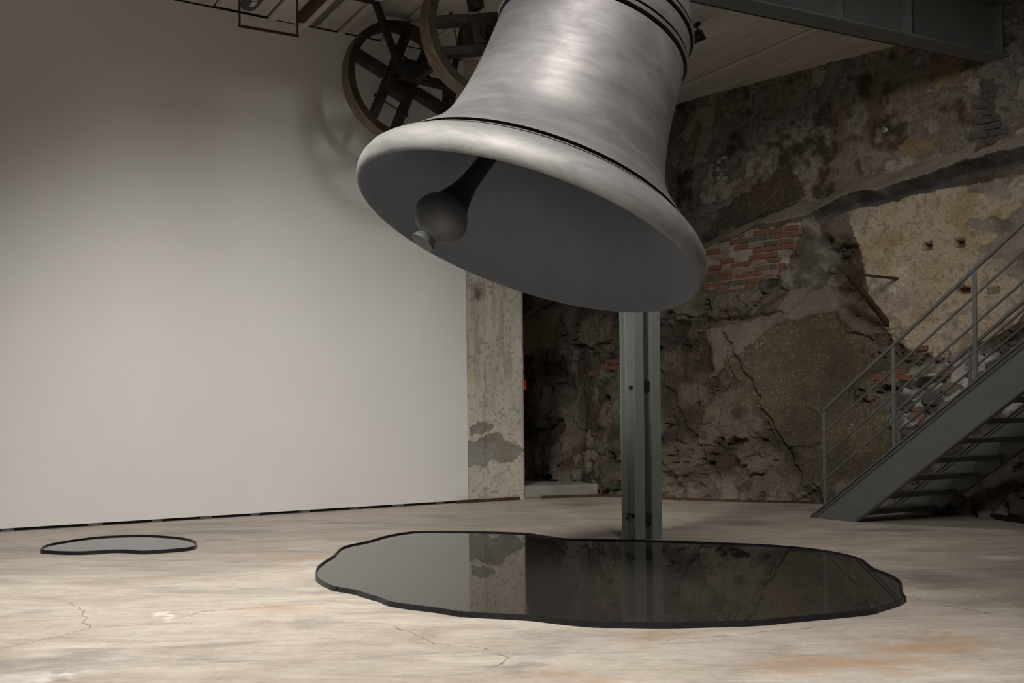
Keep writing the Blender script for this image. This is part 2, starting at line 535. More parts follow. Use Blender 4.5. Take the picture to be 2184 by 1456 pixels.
# ------------------------------------------------------------------ floor
fl = MB().box((0, 8, -0.1), (1, 0, 0), (0, 1, 0), (0, 0, 1), 14, 12, 0.1).build('floor', M['floor'])
tag(fl, kind='structure')

# ------------------------------------------------------------------ white wall on the left
wl = MB()
wl.hexa([room(-14, 0, .032), room(.2, 0, .032), room(.2, -.09, .032), room(-14, -.09, .032),
         room(-14, 0, CEIL - .016), room(.2, 0, CEIL - .016), room(.2, -.09, CEIL - .016), room(-14, -.09, CEIL - .016)])
wall_left = wl.build('wall_left', M['white_paint'])
tag(wall_left, kind='structure')
MB().hexa([room(-14, -.03, 0), room(.17, -.03, 0), room(.17, -.09, 0), room(-14, -.09, 0),
           room(-14, -.03, .034), room(.17, -.03, .034), room(.17, -.09, .034), room(-14, -.09, .034)]).build('recessed_base', M['void'], wall_left)
for s, l in ((-5.06, .12), (-4.24, .13), (-3.62, .1), (-3.1, .12), (-2.55, .1), (-1.97, .12), (-1.35, .1), (-.78, .14), (-.2, .1)):
    MB().hexa([room(s - l / 2, .002, 0), room(s + l / 2, .002, 0), room(s + l / 2, -.05, 0), room(s - l / 2, -.05, 0),
               room(s - l / 2, .002, .031), room(s + l / 2, .002, .026), room(s + l / 2, -.05, .026), room(s - l / 2, -.05, .031)]).build('shim', M['shim'], wall_left)

# ------------------------------------------------------------------ rock and plaster wall at the back right
E2 = np.array([.733, -.68]); N2 = np.array([-.68, -.733]); C0 = -12.48
UL = np.array([-12, -11.25, -10.42, -7.76, -7.3, -6.71, -5.89, -5.6, -5.3, -4.58, -3.4, -1.5])
ZL = np.array([2.3, 2.53, 2.86, 3.32, 3.46, 3.62, 3.71, 3.75, 3.83, 3.87, 4.03, 4.3])
def base_off(u): return np.interp(u, [-12, -10.0, -9.15, -8.5, -8.2, -5.47, -4.2, -2.98, 0], [1.0, 1.15, 1.38, 1.72, 1.78, 1.2, 1.5, 1.8, 2.3])
def off_nominal(u, z, zl):
    B = base_off(u)
    s = smooth01((u + 6.1) / .5)
    top = np.clip((zl + .27 - z) / .27, 0, 1) * .42
    d = np.clip(zl - z, 0, 9)
    f = np.clip(d / np.maximum(zl, .1), 0, 1)
    left = .42 + (B - .42) * f ** 1.3
    rec = .42 - .2 * np.clip(d / .12, 0, 1)
    g = np.clip((1.75 - z) / 1.75, 0, 1)
    right = rec + (B - .22) * np.where(z < 1.75, .25 * np.clip((1.75 - z) / .25, 0, 1) + .75 * g, 0)
    return np.where(z > zl, top, left * (1 - s) + right * s)
def rock_point(u, z, extra=0.0):
    zl = np.interp(u, UL, ZL)
    o = float(off_nominal(np.array(u), np.array(z), zl)) + extra + C0
    return Vector((u * E2[0] + o * N2[0], u * E2[1] + o * N2[1], z))
EV = Vector((E2[0], E2[1], 0)); NV = Vector((N2[0], N2[1], 0))

PLY = dict(
    yellow=[(-5.48, 3.66), (-5.16, 3.70), (-4.58, 3.75), (-3.93, 3.75), (-3.4, 3.78), (-2.0, 3.9), (-2.0, 2.5), (-3.3, 2.34), (-3.54, 2.02), (-3.85, 1.9), (-4.38, 1.72), (-4.9, 1.95), (-5.14, 2.3), (-5.24, 2.74), (-5.35, 3.22)],
    peel_top=[(-4.1, 3.8), (-4.03, 3.70), (-3.95, 3.64), (-3.82, 3.6), (-3.72, 3.56), (-3.6, 3.64), (-3.4, 3.8), (-3.4, 3.9), (-4, 3.9)],
    peel_right=[(-4.06, 3.30), (-3.95, 3.37), (-3.84, 3.32), (-3.73, 3.36), (-3.62, 3.27), (-3.52, 3.36), (-3.41, 3.43), (-2.2, 3.5), (-2.2, 2.0), (-3.38, 2.02), (-3.46, 2.56), (-3.6, 2.66), (-3.66, 2.84), (-3.8, 2.86), (-3.91, 2.95), (-3.9, 3.02), (-3.76, 3.04), (-3.68, 3.12), (-3.88, 3.2)],
    brick=[(-7.95, 3.20), (-7.3, 3.42), (-6.71, 3.58), (-6.05, 3.56), (-6.07, 3.29), (-6.18, 3.05), (-6.3, 2.88), (-6.57, 2.80), (-6.78, 2.73), (-7.16, 2.76), (-7.45, 2.82), (-7.9, 2.9)],
    greyband=[(-7.3, 2.26), (-6.65, 2.33), (-6.13, 2.62), (-5.66, 2.83), (-5.5, 2.5), (-5.7, 2.36), (-6.29, 2.22), (-6.72, 1.9), (-7.05, 1.55)],
    aggregate=[(-6.95, 1.75), (-6.35, 2.17), (-5.91, 2.33), (-5.61, 2.38), (-5.37, 2.0), (-5.18, 1.55), (-5.22, 1.14), (-5.44, 0.41), (-6.03, 0.74), (-6.55, 1.2)],
    agg_upper=[(-7.05, 4.2), (-6.56, 4.42), (-6.28, 4.27), (-6.12, 3.97), (-6.64, 3.78), (-7.1, 3.72), (-7.7, 3.66), (-7.5, 4.0)],
    agg_low=[(-5.46, 1.14), (-5.04, 1.25), (-4.79, 1.19), (-4.59, 0.65), (-4.68, 0.38), (-5.36, 0.35)],
    boulder=[(-8.7, 2.75), (-7.65, 2.8), (-6.72, 2.78), (-6.12, 2.80), (-6.13, 2.49), (-6.27, 2.33), (-6.96, 2.45), (-7.64, 2.36), (-8.25, 2.41)],
    grey_tri=[(-6.12, 3.52), (-5.85, 3.64), (-5.62, 3.0), (-5.7, 2.7), (-6.15, 2.7), (-6.3, 2.85), (-6.05, 3.2)],
    left_yellow=[(-11.6, 2.45), (-10.42, 2.80), (-10.1, 2.82), (-10.19, 2.19), (-10.92, 2.03), (-11.6, 2.1)],
    brick_left=[(-10.14, 2.36), (-9.85, 2.40), (-9.6, 2.1), (-10.03, 2.1)],
    brick_mid=[(-9.2, 1.66), (-9.0, 1.92), (-8.3, 1.95), (-8.3, 1.62)],
    rubble=[(-4.8, 1.36), (-4.45, 1.55), (-4.3, 1.63), (-4.01, 1.70), (-3.72, 1.74), (-3.42, 1.94), (-2.6, 2.2), (-2.6, 0.97), (-3.82, 1.0), (-4.31, 0.75), (-4.6, 0.75)],
    void=[(-4.80, 1.37), (-4.62, 1.43), (-4.40, 1.44), (-4.1, 1.50), (-4.2, 1.38), (-4.45, 1.28), (-4.62, 1.24)],
    brick_right=[(-3.95, 5.0), (-3.78, 5.0), (-3.76, 4.56), (-3.70, 4.5), (-3.74, 4.2), (-3.95, 4.12), (-4.02, 4.5), (-3.92, 4.55)],
    blob_a=[(-4.40, 5.38), (-4.14, 5.40), (-4.1, 5.22), (-4.25, 5.08), (-4.42, 4.98), (-4.50, 5.1)],
    blob_b=[(-4.92, 4.42), (-4.72, 4.52), (-4.54, 4.45), (-4.52, 4.3), (-4.72, 4.25), (-4.9, 4.3)],
    white_spot=[(-5.0, 2.82), (-4.85, 2.92), (-4.72, 2.86), (-4.74, 2.6), (-4.9, 2.55), (-5.02, 2.68)],
)
HOLES = [(-4.48, 3.09, .10, .10, .16), (-4.11, 3.08, .11, .105, .18), (-4.07, 2.52, .16, .09, .16), (-3.75, 2.48, .15, .09, .02), (-5.06, 5.02, .05, .1, .1)]

us = np.concatenate([np.arange(-12.2, -10.6, .04), np.arange(-10.6, -2.7, .0125), np.arange(-2.7, 0.6, .04)])
zs = np.concatenate([np.arange(-.02, 5.85, .0125), np.arange(5.85, 7.6, .03)])
U, ZZ = np.meshgrid(us, zs)
def build_rock():
    u, z = U, ZZ
    wu = u + (fbm(u * 6, z * 6, 3, 5) - .5) * .16
    wz = z + (fbm(u * 6 + 40, z * 6, 9, 5) - .5) * .16
    fu = u + (fbm(u * 14, z * 14, 13, 4) - .5) * .05
    fz = z + (fbm(u * 14 + 9, z * 14, 19, 4) - .5) * .05
    zs_ = np.interp(u, UL, ZL) + (fbm(u * 2.0, u * 0, 23, 2) - .5) * .10
    zl = zs_ + (fbm(wu * 5, wz * 5, 24, 4) - .5) * .09
    o = np.where(z > zl, np.clip((zs_ + .27 - z) / .27, 0, 1.1) * .42, off_nominal(u, z, zl))
    In = lambda k, a=wu, b=wz: inpoly(a, b, PLY[k])
    yellow, ptop, pright = In('yellow', fu, fz), In('peel_top', fu, fz), In('peel_right', fu, fz)
    brick, gband, agg = In('brick'), In('greyband'), In('aggregate') | In('agg_low')
    aggu, bould, gtri = In('agg_upper'), In('boulder'), In('grey_tri')
    ly, rub, void = In('left_yellow'), In('rubble'), In('void', fu, fz)
    bl = In('brick_left') | In('brick_mid')
    brr = In('brick_right', fu, fz)
    above = z > zl + .02
    ledge = (z > zl) & (z < zl + .27 + (fbm(u * 5, z * 5, 31, 4) - .5) * .22)
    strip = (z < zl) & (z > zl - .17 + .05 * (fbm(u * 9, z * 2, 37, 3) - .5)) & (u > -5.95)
    flat = yellow | gband | gtri | above
    rocky = ~(flat | brick | agg | ly | rub | strip) & (z < zl)
    # ---------- relief
    f_big = fbm(u * 1.3, z * 1.3, 41, 4) - .5
    f_mid = fbm(u * 4, z * 4, 43, 5) - .5
    f_fin = fbm(u * 16, z * 16, 47, 4) - .5
    # broken rock: two sizes of tilted facets in a slanting grain
    gx = wu * .85 + wz * .55; gy = -wu * .55 + wz * .85
    a1, c1, (r1, tx1, ty1, dx1, dy1) = worley(gx * 1.9 + 1.1 * f_mid, gy * 1.05 + 1.1 * f_mid, 51)
    a2, c2, (r2, tx2, ty2, dx2, dy2) = worley(gx * 4.4 + 1.6 * f_mid, gy * 2.3 + 1.2 * f_mid, 57)
    a3, c3, (r3, tx3, ty3, dx3, dy3) = worley(gx * 15 + 1.2 * f_mid, gy * 10, 61)
    fac = (r1 - .5) * .16 + (tx1 * dx1 + ty1 * dy1) * .22 + (r2 - .5) * .02 + (tx2 * dx2 + ty2 * dy2) * .05 + (r3 - .5) * .004 + (tx3 * dx3 + ty3 * dy3) * .010
    crack = -.06 * np.exp(-c1 / .022) - .014 * np.exp(-c2 / .03)
    rockd = fac + crack + .05 * f_big + .02 * f_fin
    soft = smooth01((zl - z) / .5)
    # fade the facets out near the floor line so the foot stays where it is
    amp_r = np.where(rocky | bl, 1.0, 0.0)
    # blur the masks a little so the relief does not tear
    def blur(m, k=4):
        m = m.astype(float)
        for ax in (0, 1):
            c = np.cumsum(np.insert(m, 0, 0, axis=ax), axis=ax)
            n = m.shape[ax]
            i0 = np.clip(np.arange(n) - k, 0, n); i1 = np.clip(np.arange(n) + k + 1, 0, n)
            m = (np.take(c, i1, ax) - np.take(c, i0, ax)) / np.expand_dims((i1 - i0), 1 - ax)
        return m
    A = blur(amp_r, 6)
    d = A * rockd * soft
    d += blur(rub, 5) * ((r2 - .5) * .10 + (tx2 * dx2 + ty2 * dy2) * .07 - .05 * np.exp(-c2 / .05))
    d += blur(agg | aggu, 5) * (.10 * f_big + .05 * f_mid + .012 * f_fin + .03 * (r1 - .5))
    d += blur(bould, 5) * (.10 + .05 * f_mid)
    d += blur(flat, 3) * (.02 * f_mid + .007 * f_fin)
    d += blur(above, 3) * (.05 * f_big + .04 * f_mid + .015 * f_fin)
    d += blur(brick | bl | brr, 2) * (-.012 + .01 * f_fin)
    d += blur(ly, 5) * .03
    d += blur(yellow & ~(ptop | pright), 1) * .010
    d += blur(gband, 3) * .04
    d += blur(ledge, 2) * (.02 * f_mid)
    d -= blur(void, 3) * .24
    # a few long slanting fissures in the lower rock
    for (ua, za, ub, zb, wd, dp) in ((-7.0, 2.2, -5.7, .25, .022, .09), (-7.9, 1.7, -6.7, .2, .02, .08), (-8.2, 2.45, -6.2, 2.33, .02, .07), (-6.15, 2.33, -5.72, 2.8, .012, .04),
                                     (-6.9, 1.9, -6.5, 1.0, .014, .05), (-5.2, 2.2, -4.85, 2.08, .012, .03), (-9.4, 1.5, -8.9, .3, .02, .08), (-10.6, 2.0, -9.9, 1.75, .012, .04),
                                     (-7.4, .75, -6.5, .55, .016, .06), (-6.4, .5, -5.6, .7, .016, .05)):
        L2 = (ub - ua) ** 2 + (zb - za) ** 2
        t = np.clip(((wu - ua) * (ub - ua) + (wz - za) * (zb - za)) / L2, 0, 1)
        dd = np.hypot(wu - ua - t * (ub - ua), wz - za - t * (zb - za))
        d -= dp * np.exp(-(dd / wd) ** 2)
    for hu, hz, hw, hh, dp in HOLES:
        inside = (np.abs(u - hu + .006 * f_fin) < hw / 2) & (np.abs(z - hz + .02 * f_fin) < hh / 2)
        d -= np.where(inside, dp, 0)
    # chamfer cut left of the yellow panel
    o = o + d
    # ---------- colour of the material itself
    n1 = fbm(u * 2.2, z * 2.2, 71, 6, .6); n2 = fbm(u * 5, z * 5, 79, 6, .62); n3 = fbm(u * 20, z * 20, 83, 4, .7); n4 = fbm(u * 4.1, z * 1.4, 89, 5, .6)
    def tri(n, cols, lo=.3, hi=.7):
        t = np.clip((n - lo) / (hi - lo), 0, .9999) * (len(cols) - 1)
        i = t.astype(int); f = (t - i)[..., None]
        c = np.array(cols)
        return c[i] * (1 - f) + c[i + 1] * f
    C = tri(n1 * .5 + n2 * .5, [(.052, .041, .030), (.085, .067, .050), (.125, .100, .077)], .36, .64)                               # bare rock
    C = C * (.88 + .24 * r2[..., None])
    dust = smooth01((n1 - .5) / .1)[..., None] * .5 * (rocky[..., None])
    C = C * (1 - dust) + np.array((.17, .14, .115)) * dust
    up = tri(n1 * .5 + n2 * .5, [(.06, .046, .035), (.14, .113, .09), (.25, .222, .20), (.12, .104, .094), (.33, .285, .24)], .37, .63)
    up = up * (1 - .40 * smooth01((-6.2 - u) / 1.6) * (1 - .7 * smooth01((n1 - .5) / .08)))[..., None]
    warm = smooth01((n4 - .52) / .1)[..., None] * .5
    up = up * (1 - warm) + np.array((.19, .14, .092)) * warm
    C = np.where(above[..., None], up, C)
    mort = tri(n2, [(.26, .215, .175), (.31, .265, .22)])
    C = np.where(ledge[..., None], mort * (.9 + .5 * np.clip((u + 5.2) / 1.5, 0, 1))[..., None], C)  # mortar tone raised, more to the right, as light caught by the ledge
    yel = tri(n1 * .55 + n2 * .45, [(.35, .265, .165), (.41, .33, .225), (.43, .365, .28), (.33, .275, .22)], .36, .64)
    yel = yel * (1 - .30 * smooth01((n3 - .56) / .08)[..., None])
    C = np.where(yellow[..., None], yel, C)
    edge = smooth01((n2 - .55) / .06)[..., None] * yellow[..., None] * smooth01((2.6 - z) / .5)[..., None]
    C = C * (1 - edge) + np.array((.25, .20, .155)) * edge
    pl = tri(n2, [(.15, .12, .095), (.24, .20, .165), (.30, .26, .22)])
    C = np.where(((ptop | pright) & yellow)[..., None], pl, C)
    C = np.where(strip[..., None], tri(n2, [(.045, .042, .04), (.11, .10, .095)]), C)  # dark band painted as the shade under the ledge
    C = np.where(gband[..., None], tri(n2, [(.15, .125, .102), (.20, .17, .142)]), C)
    C = np.where(gtri[..., None], tri(n2, [(.075, .066, .054), (.12, .104, .088), (.21, .19, .175)], .36, .64), C)
    mb = tri(n2, [(.17, .14, .115), (.24, .205, .17), (.31, .27, .235)])
    C = np.where(brick[..., None], mb, C)
    C = np.where((bl | brr)[..., None], mb * .55, C)
    q1, _, (qr, *_r) = worley(u * 30 + 1.5 * f_mid, z * 22 + 1.5 * f_mid, 131)
    sp = (smooth01((.05 + .34 * np.clip(qr - .3, 0, 1) - q1 * .8) / .07) * (qr > .35) * (.35 + .65 * smooth01((n1 - .36) / .2)))[..., None] * .62
    ag = tri(n1, [(.072, .058, .042), (.115, .09, .058), (.085, .072, .056)])
    ag = ag * (1 - sp) + np.array((.30, .26, .19)) * sp
    C = np.where((agg | aggu)[..., None], ag * np.where(aggu, .75, 1)[..., None], C)
    C = np.where(bould[..., None], tri(n2, [(.09, .075, .06), (.16, .135, .11)]), C)
    C = np.where(ly[..., None], tri(n2, [(.17, .125, .07), (.24, .185, .115)]), C)
    rb = tri(n2, [(.09, .075, .065), (.19, .165, .145), (.33, .30, .275)], .4, .64)
    C = np.where(rub[..., None], rb, C)
    for k in ('blob_a', 'blob_b'):
        C = np.where(In(k)[..., None], tri(n2, [(.19, .14, .08), (.27, .205, .125)]), C)
    ws = In('white_spot')[..., None] * smooth01((n3 - .45) / .1)[..., None] * .7
    C = C * (1 - ws) + np.array((.55, .52, .48)) * ws
    # whitish salts by the stairs and at the foot of the rock
    eff = (smooth01((n2 - .52) / .07) * smooth01((u + 5.0) / .6) * smooth01((1.9 - z) / .2) * smooth01((z - .9) / .2))[..., None] * .4
    C = C * (1 - eff) + np.array((.50, .46, .43)) * eff
    ft = (smooth01((n2 - .5) / .06) * smooth01((.35 - z) / .3))[..., None] * .5
    C = C * (1 - ft) + np.array((.27, .235, .20)) * ft
    for hu, hz, hw, hh, dp in HOLES:
        inside = (np.abs(u - hu) < hw / 2) & (np.abs(z - hz) < hh / 2)
        C = np.where(inside[..., None], np.array((.16, .085, .06)) if dp > .05 else np.array((.20, .165, .12)), C)
    run = np.exp(-((u + 4.77 + .01 * f_fin) / .012) ** 2) * (z > 4.5) * (z < 5.3)
    C = C * (1 - .5 * run[..., None]) + np.array((.3, .28, .26)) * .5 * run[..., None]
    oo = o + C0
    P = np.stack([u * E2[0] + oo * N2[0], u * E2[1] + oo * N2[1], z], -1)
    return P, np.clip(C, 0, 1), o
RP, RC, RO_ = build_rock()
wall_back = bpy.data.objects.new('wall_back', grid_mesh('wall_back', RP, RC, M['rock']))
col.objects.link(wall_back)
tag(wall_back, kind='structure')
def rock_surf(u, z):
    i = int(np.argmin(np.abs(zs - z))); j = int(np.argmin(np.abs(us - u)))
    return Vector(RP[i, j])

# single bricks showing through the plaster, each a part of the wall
def place_bricks(poly, rows_z, length, h, skip, mats, proud=0.022):
    for k, zc in enumerate(rows_z):
        u0 = min(p[0] for p in poly) + (length / 2 if k % 2 else 0) + random.uniform(-.03, .03)
        u = u0
        while u < max(p[0] for p in poly):
            L = length * random.choice((1, 1, 1, .5))
            uc = u + L / 2
            u += L + .016
            if not inpoly(np.array([uc]), np.array([zc]), poly)[0] or random.random() < skip: continue
            c = rock_surf(uc, zc)
            j = lambda a: random.uniform(-a, a)
            hu, hz = L / 2 - .002, h / 2
            pts = []
            for dp in (-.06, proud + j(.008)):
                for a, b in ((-1, -1), (1, -1), (1, 1), (-1, 1)):
                    pts.append(c + EV * (a * hu + j(.008)) + Z * (b * hz + j(.005)) + NV * (dp + j(.005)))
            MB().hexa(pts).build('brick', random.choice(mats), wall_back, bevel=.006)
place_bricks(PLY['brick'], np.arange(2.78, 3.6, .081), .205, .064, .22, [BR[0], BR[0], BR[1], BR[1], BR[3], BR[2]])
place_bricks(PLY['brick_left'], np.arange(2.14, 2.4, .078), .2, .062, .1, [BR[1], BR[2]])
place_bricks(PLY['brick_mid'], np.arange(1.70, 1.95, .085), .22, .068, .1, [BR[0], BR[1]])
place_bricks(PLY['brick_right'], np.arange(4.18, 5.0, .088), .2, .072, .0, [BR[2]])
for (bu, bz, L) in ((-4.93, 1.50, .2), (-4.72, 1.57, .18), (-4.55, 1.86, .13), (-4.38, 1.12, .16), (-4.30, .96, .2), (-4.62, 1.49, .16), (-4.2, 1.52, .2)):
    c = rock_surf(bu, bz)
    MB().box(c, EV, Z, NV, L / 2, .032, .05).build('brick', random.choice(BR[:2]), wall_back, bevel=.008)

# single stones: the rubble beside the stairs and the loose blocks at the foot of the rock
def stone(u, z, ru, rz, rn, m, seed):
    r = random.Random(seed)
    bm = bmesh.new()
    bmesh.ops.create_icosphere(bm, subdivisions=2, radius=1)
    for v in bm.verts:
        k = 1 + r.uniform(-.16, .16)
        a = v.co
        q = max(abs(a.x), abs(a.y), abs(a.z))
        a = a * (1 - .5 + .5 / q * .8) * k
        v.co = EV * (a.x * ru) + Z * (a.y * rz) + NV * (a.z * rn)
    c = rock_surf(u, z) - NV * (rn * .35)
    bmesh.ops.translate(bm, verts=bm.verts, vec=c)
    mb = MB(); mb.bm.free(); mb.bm = bm
    return mb.build('stone', m, wall_back, smooth=28)
sd = 100
for (u, z, a, b, c, k) in ((-4.52, 1.16, .10, .08, .1, 2), (-4.40, 1.02, .13, .075, .1, 1), (-4.24, 1.22, .14, .09, .1, 2), (-4.05, 1.12, .12, .10, .1, 0), (-4.02, 1.33, .13, .075, .1, 1),
                           (-3.84, 1.47, .12, .07, .1, 2), (-3.78, 1.26, .11, .08, .1, 2), (-3.60, 1.36, .12, .10, .1, 0), (-3.62, 1.58, .10, .07, .09, 2), (-3.45, 1.66, .11, .08, .1, 1), (-4.60, .95, .12, .09, .1, 0),
                           (-4.45, .83, .13, .10, .1, 2), (-4.22, .80, .15, .09, .1, 0), (-3.95, .88, .13, .09, .1, 1), (-3.7, 1.02, .13, .10, .1, 0), (-3.42, 1.2, .12, .10, .1, 2), (-3.9, 1.62, .09, .05, .08, 0), (-4.18, 1.58, .1, .05, .08, 1)):
    sd += 1; stone(u, z, a, b, c, ST[k], sd)
for (u, z, a, b, c, k) in ((-9.02, .45, .13, .17, .14, 0), (-8.80, .36, .12, .12, .14, 0), (-9.25, .40, .10, .16, .12, 1), (-9.18, .22, .12, .10, .12, 0), (-8.62, .52, .13, .10, .14, 1), (-8.45, .62, .14, .11, .12, 2),
                           (-8.98, .72, .12, .20, .12, 1), (-8.55, .28, .13, .12, .12, 2), (-9.5, .62, .12, .2, .12, 1)):
    sd += 1; stone(u, z, a, b, c, ST[k], sd)

# rusty steel edging where the floor slab meets the rock
tr = MB()
ed = [(1.20, 13.385), (1.62, 13.02), (2.07, 12.70), (2.91, 12.24), (3.66, 11.93), (4.3, 11.45)]
for a, b in zip(ed, ed[1:]):
    tr.bar((*a, .014), (*b, .014), .05, .03)
tag(tr.build('trim_1', M['rust']), kind='structure')

# ------------------------------------------------------------------ ceiling of whitewashed boards
cb = MB()
cb.hexa([room(-14, -6, CEIL + .03), room(7, -6, CEIL + .03), room(7, 3.85, CEIL + .03), room(-14, 3.55, CEIL + .03),
         room(-14, -6, CEIL + .25), room(7, -6, CEIL + .25), room(7, 3.85, CEIL + .25), room(-14, 3.55, CEIL + .25)])
ceiling = cb.build('ceiling', M['void'])
tag(ceiling, kind='structure')
MB().hexa([room(-14, 3.4, 7.3), room(9, 3.4, 7.3), room(9, 18, 7.3), room(-14, 18, 7.3), room(-14, 3.4, 7.5), room(9, 3.4, 7.5), room(9, 18, 7.5), room(-14, 18, 7.5)]).build('light_block_slab', M['void'], ceiling)  # unseen slab, added to block the world light from above
edges = [-6.2, -5.75, -5.3, -4.85, -4.4, -3.95, -3.5, -2.95, -2.34, -1.86, -1.50, -.95, -.42, .12, .62, 1.12, 1.6, 2.09, 2.59, 3.40, 3.95, 4.5, 5.1]
for a, b in zip(edges, edges[1:]):
    t0 = .012 if b < .2 else -4.0
    dz = random.uniform(-.014, .012)
    g = .011
    MB().hexa([room(a + g, t0, CEIL + dz), room(b - g, t0, CEIL + dz), room(b - g, 3.7, CEIL + dz + random.uniform(-.005, .005)), room(a + g, 3.7, CEIL + dz),
               room(a + g, t0, CEIL + .03), room(b - g, t0, CEIL + .03), room(b - g, 3.7, CEIL + .03), room(a + g, 3.7, CEIL + .03)]).build('plank', M['plank'], ceiling, bevel=.006)
for a, b in ((-2.34, -2.25), (-1.50, -1.42), (-.95, -.88), (-3.5, -3.42), (-4.4, -4.32), (-5.3, -5.22), (3.40, 3.46)):
    t0 = 0 if b < .2 else -4
    MB().hexa([room(a, t0, CEIL - .035), room(b, t0, CEIL - .035), room(b, 3.7, CEIL - .035), room(a, 3.7, CEIL - .035),
               room(a, t0, CEIL + .01), room(b, t0, CEIL + .01), room(b, 3.7, CEIL + .01), room(a, 3.7, CEIL + .01)]).build('batten', M['plank'], ceiling, bevel=.005)

# ------------------------------------------------------------------ concrete pillar at the end of the white wall
def build_pillar():
    s0, s1, t0, t1 = .19, 1.065, -.012, -.55
    ss = np.arange(s0, s1 + .001, .0125); zz = np.arange(0, CEIL + .02, .0125)
    S, Zg = np.meshgrid(ss, zz)
    px = lambda x, y: (.2 + (x - 1000) * .0070, 1.1 - (y - 887) * .0061)
    ws_ = S + (fbm(S * 9, Zg * 9, 5, 5) - .5) * .12; wz_ = Zg + (fbm(S * 9 + 30, Zg * 9, 8, 5) - .5) * .12
    n1 = fbm(S * 3, Zg * 1.6, 15, 6, .6); n2 = fbm(S * 10, Zg * 10, 25, 5, .65); n3 = fbm(S * 26, Zg * 26, 35, 3, .7); n5 = fbm(S * 8, Zg * 1.0, 45, 5, .65)
    C = np.array((.56, .52, .45))[None, None] * (.62 + .76 * (n1 * .6 + n2 * .4))[..., None]
    k = smooth01((n5 - .54) / .12)[..., None] * .4 * smooth01((Zg - 1.2) / .5)[..., None]
    C = C * (1 - k) + np.array((.24, .22, .19)) * k
    pits = smooth01((n3 - .63) / .05)[..., None] * .55
    C = C * (1 - pits) + np.array((.2, .175, .145)) * pits
    grey = inpoly(ws_, wz_, [px(*p) for p in ((995, 996), (1028, 993), (1055, 985), (1088, 992), (1105, 982), (1126, 968), (1107, 956), (1088, 938), (1070, 928), (1048, 924), (1030, 934), (995, 950))])
    grey |= inpoly(ws_, wz_, [px(*p) for p in ((1005, 928), (1006, 912), (1024, 902), (1045, 900), (1056, 906), (1048, 916), (1028, 926))])
    gc = np.array((.27, .25, .215)) * (.7 + .6 * n2)[..., None]
    C = np.where(grey[..., None], gc, C)
    bl2 = inpoly(ws_, wz_, [px(*p) for p in ((1000, 992), (1050, 984), (1056, 968), (1030, 958), (1000, 962))])
    C = np.where(bl2[..., None], np.array((.30, .295, .28)) * (.85 + .3 * n2)[..., None], C)
    for x, y, r, cc, st in ((1024, 624, .11, (.16, .135, .11), .85), (1024, 632, .05, (.08, .07, .06), .7), (1008, 800, .12, (.52, .47, .28), .6), (1070, 1010, .10, (.42, .38, .30), .6)):
        a, b = px(x, y)
        d = np.hypot(ws_ - a, (wz_ - b) * .8) / r
        f = (np.clip(1.2 - d, 0, 1) * st)[..., None]
        C = C * (1 - f) + np.array(cc) * f
    vs_ = np.exp(-((ws_ - .46) / .012) ** 2) * (fbm(S * 2, Zg * 3, 55, 4) > .5)
    C = C * (1 - .3 * vs_[..., None])
    D = .006 * (n2 - .5) + .004 * (n3 - .5) - .010 * grey - .02 * np.exp(-((S - s0) / .02) ** 2) * n2 - .03 * np.exp(-((S - s1) / .02) ** 2) * n2
    D -= .012 * np.exp(-(np.hypot(S - px(1024, 632)[0], Zg - px(1024, 632)[1]) / .035) ** 2)
    T = t0 + D
    P = np.stack([P0.x + W.x * S + N.x * T, P0.y + W.y * S + N.y * T, Zg], -1)
    back = np.stack([P0.x + W.x * s1 + N.x * np.linspace(0, 1, 2)[None] * t1, P0.y + W.y * s1 + N.y * np.linspace(0, 1, 2)[None] * t1], -1)
    # wrap the right side and the left side round
    def side(sv, edge):
        out = []
        for f in (.25, .6, 1.0):
            T2 = T[:, edge] * (1 - f) + t1 * f
            out.append(np.stack([P0.x + W.x * sv + N.x * T2, P0.y + W.y * sv + N.y * T2, zz], -1))
        return out
    R_ = side(s1, -1); L_ = side(s0, 0)[::-1]
    Pf = np.concatenate([np.stack(L_, 1), P, np.stack(R_, 1)], 1)
    Cf = np.concatenate([np.repeat(C[:, :1], 3, 1), C, np.repeat(C[:, -1:], 3, 1)], 1)
    return Pf, np.clip(Cf, 0, 1)
pp_, pc_ = build_pillar()
pil = bpy.data.objects.new('concrete_pillar', grid_mesh('concrete_pillar', pp_, pc_, M['pillar']))
col.objects.link(pil)
tag(pil, 'pale weathered concrete pillar with grey patches, at the end of the white wall', 'pillar')

st_ = MB()
st_.hexa([room(1.07, -.02, 0), room(2.02, .30, 0), room(2.08, -.3, 0), room(1.07, -1.5, 0), room(1.07, -.02, .168), room(2.02, .30, .168), room(2.08, -.3, .168), room(1.07, -1.5, .168)])
step = st_.build('concrete_step', M['concrete_step'], bevel=.012)
tag(step, 'low grey concrete step between the pillar and the rock wall', 'step')
def ang(name, a, b, h, th, lab):
    m = MB().bar((a[0], a[1], h / 2), (b[0], b[1], h / 2), th, h)
    return tag(m.build(name, M['rust'], bevel=.003), lab, 'metal strip')
a, b = room(.0, .05, 0), room(.93, .06, 0)
ang('steel_strip', a, b, .04, .03, 'rusty steel strip on the floor along the foot of the concrete pillar')
a, b = room(1.25, .09, 0), room(2.02, .345, 0)
ang('steel_strip', a, b, .035, .03, 'rusty steel strip on the floor along the grey concrete step')
rb_ = room(1.075, -.1, 1.50)
red = MB().box(rb_ + W * .018, W, N, Z, .022, .06, .065).build('alarm_box', M['red'], bevel=.006)
tag(red, 'small red box on the right side of the concrete pillar', 'alarm')

